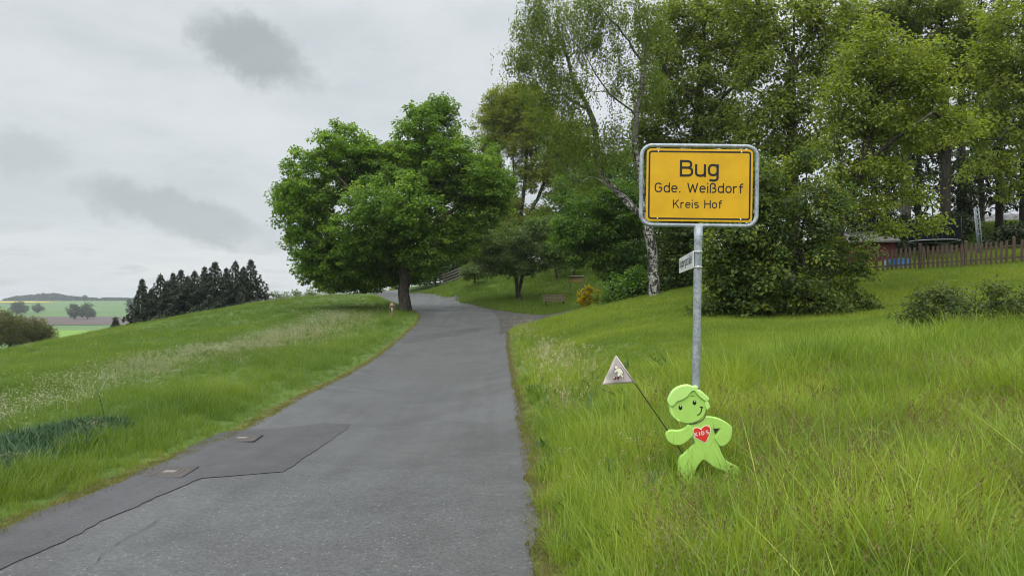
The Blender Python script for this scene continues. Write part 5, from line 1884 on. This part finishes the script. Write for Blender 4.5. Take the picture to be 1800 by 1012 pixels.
def blades(r, n, h, spread, width, lean, curl, droop, segs=4, tint=(.5, .2)):
    """blades of one tuft -> verts, faces, tint"""
    V, Fc, T = [], [], []
    b = 0
    for i in range(n):
        a = r.random() * 6.283
        rr = spread * math.sqrt(r.random())
        aa = r.random() * 6.283
        base = np.array([rr * math.cos(aa), rr * math.sin(aa), -.02])
        hh = h * r.uniform(.5, 1.1)
        d = np.array([math.cos(a), math.sin(a), 0])
        s = np.array([-d[1], d[0], 0]) * math.cos(.5) + np.array([d[0], d[1], 0]) * math.sin(r.normal() * .5)
        ln, cu, dr = lean * r.uniform(.2, 1.3), curl * r.random() ** 1.4, droop * r.random() ** 1.5
        w = width * r.uniform(.6, 1.25)
        tt = np.clip(tint[0] + r.normal() * tint[1], 0, 1)
        for k in range(segs + 1):
            t = k / segs
            p = base + d * hh * (ln * t + cu * t * t) + np.array([0, 0, hh * (t - dr * t**3)])
            ww = w * (1 - t**1.6) * (.7 + .3 * min(1, t * 4))
            if k == segs:
                V.append(p)
            else:
                V += [p - s * ww / 2, p + s * ww / 2]
        for k in range(segs - 1):
            Fc += [(b + 2 * k, b + 2 * k + 1, b + 2 * k + 3), (b + 2 * k, b + 2 * k + 3, b + 2 * k + 2)]
        Fc.append((b + 2 * segs - 2, b + 2 * segs - 1, b + 2 * segs))
        m = 2 * segs + 1
        T += [tt] * m
        b += m
    return np.array(V), np.array(Fc), np.array(T)


def stalks(r, n, h, spread, width, head, hl, hw, lean=.15, tint=(.5, .2), htint=.9):
    """upright stalks with a small loose head of flecks"""
    V, Fc, T = blades(r, n, h, spread, width, lean, .15, .05, 3, tint)
    V, Fc, T = list(V), list(Fc), list(T)
    tips = [V[7 * i + 6] for i in range(n)]
    P = np.concatenate([np.repeat(np.array(tips), head, 0)])
    P = P + np.stack([r.normal(size=len(P)) * hw, r.normal(size=len(P)) * hw, -r.random(len(P)) * hl], 1)
    v, f = kites(P, rdir(r, len(P)) * .6 + np.array([0, 0, .8]), rdir(r, len(P)), np.full(len(P), max(hl * .22, .012)), np.full(len(P), max(hw * .9, .007)))
    f = f + len(V)
    return np.concatenate([np.array(V), v]), np.concatenate([np.array(Fc), f]), np.concatenate([np.array(T), np.full(len(v), htint)])


def clocks(r, n, h, spread, width, rad):
    V, Fc, T = blades(r, n, h, spread, width, .12, .1, 0, 3, (.3, .1))
    V, Fc, T = list(V), list(Fc), list(T)
    out_v, out_f, out_t = [np.array(V)], [np.array(Fc)], [np.array(T)]
    b = len(V)
    ico_v = np.array([(0, 0, 1), (.89, 0, .45), (.28, .85, .45), (-.72, .53, .45), (-.72, -.53, .45), (.28, -.85, .45), (.72, .53, -.45), (-.28, .85, -.45), (-.89, 0, -.45), (-.28, -.85, -.45), (.72, -.53, -.45), (0, 0, -1)])
    ico_f = np.array([(0, 1, 2), (0, 2, 3), (0, 3, 4), (0, 4, 5), (0, 5, 1), (1, 6, 2), (2, 7, 3), (3, 8, 4), (4, 9, 5), (5, 10, 1), (6, 7, 2), (7, 8, 3), (8, 9, 4), (9, 10, 5), (10, 6, 1), (11, 7, 6), (11, 8, 7), (11, 9, 8), (11, 10, 9), (11, 6, 10)])
    for i in range(n):
        p = np.array(V[7 * i + 6])
        out_v.append(p + ico_v * rad * r.uniform(.7, 1.1))
        out_f.append(ico_f + b)
        out_t.append(np.full(12, 1.0))
        b += 12
    return np.concatenate(out_v), np.concatenate(out_f), np.concatenate(out_t)


def kit(name, gens, mat):
    c = bpy.data.collections.new(name)
    for i, (v, f, t) in enumerate(gens):
        me = np_mesh(name, v, f, mat, False, {'tint': t})
        c.objects.link(bpy.data.objects.new('%s_%02d' % (name, i), me))
    return c, len(gens)


def scatter(name, label, cat, pts, sc, tint, kit_, r, tilt=.12, lift=0.0):
    c, nv = kit_
    n = len(pts)
    z = H(pts[:, 0], pts[:, 1]) + lift
    me = bpy.data.meshes.new(name)
    me.vertices.add(n)
    me.vertices.foreach_set('co', np.stack([pts[:, 0], pts[:, 1], z], 1).astype(np.float32).ravel())
    rot = np.stack([r.normal(size=n) * tilt, r.normal(size=n) * tilt, r.random(n) * 6.283], 1).astype(np.float32)
    a = me.attributes.new('rot', 'FLOAT_VECTOR', 'POINT')
    a.data.foreach_set('vector', rot.ravel())
    a = me.attributes.new('siz', 'FLOAT', 'POINT')
    a.data.foreach_set('value', sc.astype(np.float32))
    a = me.attributes.new('itint', 'FLOAT', 'POINT')
    a.data.foreach_set('value', np.clip(tint, 0, 1).astype(np.float32))
    a = me.attributes.new('pick', 'INT', 'POINT')
    a.data.foreach_set('value', r.integers(0, nv, n).astype(np.int32))
    o = link(name, me)
    tag(o, label, cat, None, 'stuff')
    ng = bpy.data.node_groups.new(name, 'GeometryNodeTree')
    ng.interface.new_socket('Geometry', in_out='INPUT', socket_type='NodeSocketGeometry')
    ng.interface.new_socket('Geometry', in_out='OUTPUT', socket_type='NodeSocketGeometry')
    gi, go = ng.nodes.new('NodeGroupInput'), ng.nodes.new('NodeGroupOutput')
    ip = ng.nodes.new('GeometryNodeInstanceOnPoints')
    ci = ng.nodes.new('GeometryNodeCollectionInfo')
    ci.inputs['Collection'].default_value = c
    ci.inputs['Separate Children'].default_value = True
    ci.inputs['Reset Children'].default_value = True

    def attr(nm, ty):
        nd = ng.nodes.new('GeometryNodeInputNamedAttribute')
        nd.data_type = ty
        nd.inputs['Name'].default_value = nm
        return nd.outputs['Attribute']
    lk = ng.links.new
    lk(gi.outputs[0], ip.inputs['Points'])
    lk(ci.outputs[0], ip.inputs['Instance'])
    ip.inputs['Pick Instance'].default_value = True
    lk(attr('pick', 'INT'), ip.inputs['Instance Index'])
    lk(attr('rot', 'FLOAT_VECTOR'), ip.inputs['Rotation'])
    lk(attr('siz', 'FLOAT'), ip.inputs['Scale'])
    lk(ip.outputs[0], go.inputs[0])
    md = o.modifiers.new('scatter', 'NODES')
    md.node_group = ng
    STATS['GRASS ' + name] = (n, 0)
    return o


def field_pts(r, y0, y1, d0, yref, power, xmin=-1e9, xmax=1e9, margin=5.0):
    """points in the wedge in view, thinning with distance"""
    out = []
    y = y0
    while y < y1:
        h = max(.4, y * .08)
        a, b2 = max(xmin, -(y + h) * .70 - margin), min(xmax, (y + h) * .70 + margin)
        if b2 > a:
            d = d0 * min(1.0, (yref / max(y, .1)) ** power)
            n = r.poisson(d * h * (b2 - a))
            out.append(np.stack([r.uniform(a, b2, n), r.uniform(y, min(y + h, y1), n)], 1))
        y += h
    return np.concatenate(out)


def vnoise(x, y, s, seed):
    """cheap smooth value noise in [0,1]"""
    r = np.random.default_rng(seed)
    T = r.random((64, 64))
    u, v = x / s, y / s
    i, j = np.floor(u).astype(int), np.floor(v).astype(int)
    fu, fv = _sm(u - i), _sm(v - j)
    g = lambda a, b2: T[a % 64, b2 % 64]
    return (g(i, j) * (1 - fu) + g(i + 1, j) * fu) * (1 - fv) + (g(i, j + 1) * (1 - fu) + g(i + 1, j + 1) * fu) * fv


def pix_of(x, y):
    return 900 + F * x / y, HZ - F * (H(x, y) - CAMZ) / y


GR = [(0, (0.068, 0.127, 0.017)), (.3, (0.135, 0.218, 0.024)), (.55, (0.217, 0.305, 0.032)), (.78, (0.321, 0.380, 0.050)), (1, (0.492, 0.443, 0.141))]
mat_long = blade_mat('long_grass_blade', GR)
mat_lawn = blade_mat('lawn_blade', [(0, (0.081, 0.141, 0.018)), (.4, (0.161, 0.237, 0.023)), (.7, (0.241, 0.303, 0.032)), (1, (0.364, 0.351, 0.068))])
mat_left = blade_mat('meadow_blade', [(0, (0.058, 0.112, 0.017)), (.4, (0.113, 0.185, 0.023)), (.7, (0.179, 0.250, 0.032)), (1, (0.317, 0.312, 0.065))])
mat_straw = blade_mat('straw', [(0, (0.22, 0.18, 0.09)), (.5, (0.36, 0.31, 0.18)), (1, (0.52, 0.47, 0.32))], .2)
mat_seed = blade_mat('seed_stalk', [(0, (0.30, 0.31, 0.14)), (.35, (0.22, 0.22, 0.075)), (.6, (0.15, 0.125, 0.04)), (1, (0.19, 0.12, 0.055))], .2)
mat_clock = blade_mat('seed_clock', [(0, (0.10, 0.14, 0.04)), (.45, (0.16, 0.18, 0.08)), (.7, (0.46, 0.45, 0.33)), (1, (0.60, 0.58, 0.47))], .3)
mat_bed = blade_mat('bed_leaf', [(0, (0.016, 0.045, 0.016)), (.5, (0.032, 0.078, 0.027)), (1, (0.06, 0.12, 0.045))], .2, .4)
mat_moss = blade_mat('verge_moss', [(0, (0.08, 0.09, 0.02)), (.5, (0.15, 0.145, 0.035)), (1, (0.26, 0.21, 0.10))])
mat_weed = blade_mat('weed_leaf', [(0, (0.035, 0.08, 0.018)), (.5, (0.065, 0.13, 0.03)), (1, (0.11, 0.18, 0.05))])

r = np.random.default_rng(77)
k_long = kit('long_tuft', [blades(r, 26, .42, .11, .0078, .28, .6, .36, 5) for _ in range(5)] + [blades(r, 22, .52, .09, .0075, .32, .9, .62, 6, (.45, .15)) for _ in range(3)] + [blades(r, 16, .36, .12, .009, .5, .7, .45, 5, (.6, .2)) for _ in range(2)], mat_long)
k_arch = kit('arched_tuft', [blades(r, 11, .50, .12, .0095, .5, 1.3, .78, 7, (.8, .15)) for _ in range(4)], mat_long)
k_lawn = kit('lawn_tuft', [blades(r, 60, .075, .16, .0065, .5, .5, .2, 2) for _ in range(5)], mat_lawn)
k_mead = kit('meadow_tuft', [blades(r, 40, .22, .17, .0085, .4, .5, .3, 3) for _ in range(5)], mat_left)
k_verge = kit('verge_tuft', [blades(r, 28, .30, .12, .0070, .35, .6, .35, 4) for _ in range(5)], mat_left)
k_moss = kit('moss_tuft', [blades(r, 30, .045, .09, .006, .9, .5, .2, 2) for _ in range(3)], mat_moss)
k_seed = kit('seed_tuft', [stalks(r, 9, .50, .16, .0022, 12, .10, .005) for _ in range(4)], mat_seed)
k_straw = kit('straw_tuft', [stalks(r, 7, .40, .12, .0034, 8, .06, .014, .3) for _ in range(4)], mat_straw)
k_clock = kit('clock_tuft', [clocks(r, 8, .30, .28, .005, .012) for _ in range(4)], mat_clock)
k_bed = kit('bed_tuft', [blades(r, 26, .19, .13, .02, .6, .7, .4, 4) for _ in range(4)], mat_bed)
k_weed = kit('weed_tuft', [blades(r, 11, .14, .05, .038, .9, .6, .35, 4) for _ in range(3)], mat_weed)

BP = np.array([(860, 560), (905, 562), (925, 596), (945, 632), (1000, 662), (1060, 668), (1120, 655), (1200, 640), (1300, 628), (1480, 594), (1700, 560), (1800, 547), (2400, 480)], float)


def right_side(P):
    return (P[:, 0] > XR(P[:, 1]) + .02) & ~on_track(P[:, 0], P[:, 1], .12)


def lenz(P):
    px, py = pix_of(P[:, 0], P[:, 1])
    return px, py, np.interp(px, BP[:, 0], BP[:, 1]), np.interp(px, [0, 1040, 1090, 1800], [.7, .7, 1, 1])


# right: long grass
P = field_pts(r, 2.6, 34, 95, 6.5, 1.55, xmin=0)
P = P[right_side(P)]
px, py, lim, _ = lenz(P)
e = P[:, 0] - XR(P[:, 1])
nz = np.clip((vnoise(P[:, 0], P[:, 1], 1.0, 1) * .5 + vnoise(P[:, 0], P[:, 1], .4, 2) * .5 - .5) * 1.5 + .5, 0, 1)
ok = (py > lim + (nz - .5) * 24) & (r.random(len(P)) < np.clip((e - .02) / .14, .2, 1))
P, e, nz, py, lim, px = P[ok], e[ok], nz[ok], py[ok], lim[ok], px[ok]
s = 1.38 * (.50 + .62 * nz) * np.clip(.42 + e / .8, .42, 1) * np.clip(.55 + (py - lim) / 90, .55, 1) * np.where(P[:, 1] < 5, .92, 1.0)
s *= np.interp(px, [900, 960, 1100, 1250, 1800], [.78, .85, .95, 1.04, 1.15]) * np.interp(P[:, 1], [3, 9, 30], [.92, 1.0, 1.25])
# the figure stands in a lightly trodden spot
df = np.hypot(P[:, 0] - fb.x, (P[:, 1] - FY + .45) * .8)
s *= np.clip(.80 + (df - .25) * .7, .80, 1)
tn = .46 + (vnoise(P[:, 0], P[:, 1], 2.3, 3) - .5) * .5 + (vnoise(P[:, 0], P[:, 1], .45, 8) - .5) * .5 + r.normal(size=len(P)) * .12
olive = np.clip(vnoise(P[:, 0], P[:, 1], 1.7, 71) - .52, 0, 1) * np.clip((py - lim - 60) / 100, 0, 1)
tn = tn + olive * 1.1 * (r.random(len(P)) < .5) - olive * .5
scatter('long_grass', 'uncut long grass with bent blades on the right bank', 'grass', P, s, tn, k_long, r, .14)

# longer blades bent over by the rain
P2 = field_pts(r, 2.8, 26, 15, 7, 1.5, xmin=.3)
P2 = P2[right_side(P2)]
px, py, lim, _ = lenz(P2)
m = vnoise(P2[:, 0], P2[:, 1], 1.2, 61)
ok = (py > lim + 10) & (r.random(len(P2)) < .25 + 1.1 * m) & (P2[:, 0] - XR(P2[:, 1]) > .35) & (np.hypot(P2[:, 0] - fb.x, P2[:, 1] - FY + .2) > .5)
P2 = P2[ok]
scatter('bent_grass', 'pale long blades bent over in the uncut grass', 'grass', P2, r.uniform(.6, 1.15, len(P2)) * np.interp(px[ok], [900, 1200, 1800], [.75, 1, 1.15]), .55 + .4 * r.random(len(P2)), k_arch, r, .2)

# reddish seed stalks among it
P = field_pts(r, 2.8, 16, 17, 7, 1.2, xmin=.6)
P = P[right_side(P)]
px, py, lim, _ = lenz(P)
m = vnoise(P[:, 0], P[:, 1], 1.5, 12)
ok = (py > lim + 90) & (m > .40) & (px > 1120) & (np.hypot(P[:, 0] - fb.x, P[:, 1] - FY + .3) > .55)
P = P[ok]
scatter('seed_grass', 'reddish brown grass seed stalks in the long grass', 'grass', P, r.uniform(.75, 1.2, len(P)), r.random(len(P)), k_seed, r, .1)

# weeds with broad leaves
P = field_pts(r, 3.2, 14, 4.5, 8, 1, xmin=.3, xmax=9)
P = P[right_side(P)]
scatter('broad_weeds', 'broad leaved weeds low in the long grass', 'weeds', P, r.uniform(.8, 1.9, len(P)), r.random(len(P)), k_weed, r, .25, .05)

# dry stalks on the right verge
P = np.concatenate([np.stack([XR(y_) + r.uniform(.35, 1.35, 1), np.array([y_])], 1) for y_ in np.concatenate([r.uniform(10, 22, 80), r.uniform(6.2, 7.2, 4), r.uniform(26, 33, 22)])])
scatter('dry_stalks', 'pale dry stalks along the right road edge', 'dry grass', P, r.uniform(.9, 1.5, len(P)), .3 + .7 * r.random(len(P)), k_straw, r, .3)

# right: mown lawn, up to the fence and beyond
P = field_pts(r, 9, 75, 62, 15, 1.35, xmin=-14)
P = P[right_side(P)]
px, py, lim, _ = lenz(P)
ok = (py < lim + 14)
P = P[ok]
nz = vnoise(P[:, 0], P[:, 1], 2.6, 21)
s = (1.0 + .5 * nz) * np.interp(P[:, 1], [10, 20, 40, 70], [1, 1.3, 2.0, 3.0])
far_bank = P[:, 1] > 40
s = np.where(far_bank, s * 1.35, s)
tn = .45 + (vnoise(P[:, 0], P[:, 1], 3.1, 22) - .5) * .5 + (vnoise(P[:, 0], P[:, 1], .7, 23) - .5) * .3 + r.normal(size=len(P)) * .1 - .52 * far_bank  # tree shade on the far bank put into the grass tint as darkening
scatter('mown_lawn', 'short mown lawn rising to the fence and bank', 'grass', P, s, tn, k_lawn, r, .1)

BED = [ground_pix(*q_) for q_ in ((-40, 800), (0, 787), (60, 769), (130, 754), (200, 748), (217, 758), (204, 772), (144, 792), (84, 822), (0, 856), (-40, 868))]
bedp = np.array([(q_.x, q_.y) for q_ in BED])


def inside(P, poly):
    c = np.zeros(len(P), bool)
    n = len(poly)
    for i in range(n):
        a, b2 = poly[i], poly[(i + 1) % n]
        cond = ((a[1] > P[:, 1]) != (b2[1] > P[:, 1]))
        xx = (b2[0] - a[0]) * (P[:, 1] - a[1]) / (b2[1] - a[1] + 1e-12) + a[0]
        c ^= cond & (P[:, 0] < xx)
    return c


# left: verge, meadow
P = field_pts(r, 4.6, 62, 85, 7.5, 1.5, xmax=0)
d_ = XL(P[:, 1]) - P[:, 0]
ok = (d_ > .03) & (d_ < 3.4) & (r.random(len(P)) < np.clip(d_ / .28, .15, 1))
ok &= ~inside(P, bedp)
P, d_ = P[ok], d_[ok]
nz = vnoise(P[:, 0], P[:, 1], .9, 31)
s = np.interp(d_, [0, .3, .8, 1.7, 2.6, 3.4], [.28, .5, 1.0, 1.0, .6, .55]) * (.65 + .7 * nz) * np.interp(P[:, 1], [5, 12, 40], [1, 1, 1.25])
tn = .42 + (vnoise(P[:, 0], P[:, 1], 1.9, 32) - .5) * .5 + (vnoise(P[:, 0], P[:, 1], .5, 33) - .5) * .25 + r.normal(size=len(P)) * .12
tn = tn + np.clip(.5 - d_, 0, .5) * .5
scatter('verge_grass', 'tufted green grass along the left road edge', 'grass', P, s, tn, k_verge, r, .15)

P = field_pts(r, 6, 78, 46, 11, 1.3, xmax=0)
d_ = XL(P[:, 1]) - P[:, 0]
ok = (d_ > 2.4) & ~inside(P, bedp)
P, d_ = P[ok], d_[ok]
nz = vnoise(P[:, 0], P[:, 1], 1.6, 41)
s = (.60 + .55 * nz) * np.interp(P[:, 1], [7, 20, 45, 75], [.85, 1.0, 1.1, 1.1]) * np.interp(d_, [2.4, 4, 6], [.7, .75, 1])
tn = .42 + (vnoise(P[:, 0], P[:, 1], 4.3, 42) - .5) * .45 + (vnoise(P[:, 0], P[:, 1], 1.1, 43) - .5) * .25 + r.normal(size=len(P)) * .1
scatter('meadow_grass', 'green hay meadow sloping up on the left', 'grass', P, s, tn, k_mead, r, .12)

# leafy bed
u_ = r.uniform(bedp.min(0), bedp.max(0), (3600, 2))
u_ = u_[inside(u_, bedp)]
scatter('leafy_bed', 'dense dark blue green leaf bed at the left edge', 'plants', u_, r.uniform(.75, 1.2, len(u_)), r.random(len(u_)), k_bed, r, .15)

# seed clocks: a pale band along the meadow and a sprinkle up to its crest
P = field_pts(r, 8, 76, 26, 18, 1.0, xmax=0)
d_ = XL(P[:, 1]) - P[:, 0]
band = np.exp(-((d_ - 3.9 - .03 * P[:, 1]) / 1.0) ** 2) * (P[:, 1] < 44)
nz = vnoise(P[:, 0], P[:, 1], 1.4, 51)
crest = np.interp(P[:, 1], [14, 30, 50, 60, 76], [.0, .015, .05, .2, .3])
ok = (d_ > 2.3) & (r.random(len(P)) < np.clip(band * np.clip(.35 + 1.1 * nz, 0, 1) + crest * (.3 + nz), 0, 1)) & ~inside(P, bedp)
P = P[ok]
scatter('seed_clocks', 'white dandelion seed heads in a pale band across the meadow', 'wild flowers', P, np.interp(P[:, 1], [8, 30, 76], [.8, 1.0, 1.1]) * r.uniform(.7, 1.1, len(P)), .35 + .5 * r.random(len(P)), k_clock, r, .15)
P = field_pts(r, 16, 46, 9, 22, .8, xmax=0)
d_ = XL(P[:, 1]) - P[:, 0]
w_ = np.exp(-((d_ - 3.3) / 1.1) ** 2) * np.interp(P[:, 1], [16, 24, 29, 38, 44], [.05, .35, 1, 1, .2])
P = P[(r.random(len(P)) < w_) & (d_ > 1.5)]
scatter('straw_patch', 'pale straw coloured dry stalks in the meadow before the maple', 'dry grass', P, r.uniform(.7, 1.2, len(P)), r.random(len(P)), k_straw, r, .3)
P = np.array([[q_.x, q_.y] for q_ in (ground_pix(x_, y_) for x_, y_ in ((150, 768), (165, 762), (140, 775), (158, 772), (30, 826), (15, 836), (45, 822)))]).repeat(3, 0)
P = P + r.normal(size=P.shape) * .12
scatter('straw_tufts', 'small tufts of dry straw at the front of the leafy bed', 'dry grass', P, r.uniform(.4, .7, len(P)), r.random(len(P)), k_straw, r, .35)

# low yellowish growth on the bare road edges
Q = []
for E, sg in ((XL, -1), (XR, 1)):
    yy_ = 3.5 + 41 * r.random(7000) ** 1.8
    Q.append(np.stack([E(yy_) + sg * np.abs(r.normal(size=7000)) * np.interp(yy_, [5, 9, 14], [.13, .09, .04]), yy_], 1))
P = np.concatenate(Q)
P = P[~on_track(P[:, 0], P[:, 1], .3)]
scatter('edge_moss', 'yellowish moss and short growth along the asphalt edges', 'moss', P, r.uniform(.5, 1.2, len(P)), r.random(len(P)), k_moss, r, .2)
# chips and fallen petals on the road edge
if False:
    print(STATS)

# ------------------------------------------------------------------ the damp air
bpy.context.view_layer.update()
top = 0.0
xs_, ys_, zs_ = [], [], []
for o in bpy.data.objects:
    if o.type == 'MESH' and o.name in scene.objects:
        for c in o.bound_box:
            w = o.matrix_world @ Vector(c)
            xs_.append(w.x); ys_.append(w.y); zs_.append(w.z)
lo_ = Vector((min(xs_) - 20, min(ys_) - 20, min(zs_) - 1))
hi_ = Vector((max(xs_) + 20, max(ys_) + 20, max(zs_) + 2))
bm = bmesh.new()
add_box(bm, (lo_ + hi_) / 2, hi_ - lo_)
hm, g, out = new_mat('haze_air')
vol = g.n('ShaderNodeVolumePrincipled', {'Color': (0.86, 0.91, 0.96), 'Density': 0.00019, 'Anisotropy': 0.2})
g.t.links.new(vol.outputs[0], out.inputs['Volume'])
hz = link('haze', bm_mesh('haze', bm, hm))
tag(hz, kind='stuff')
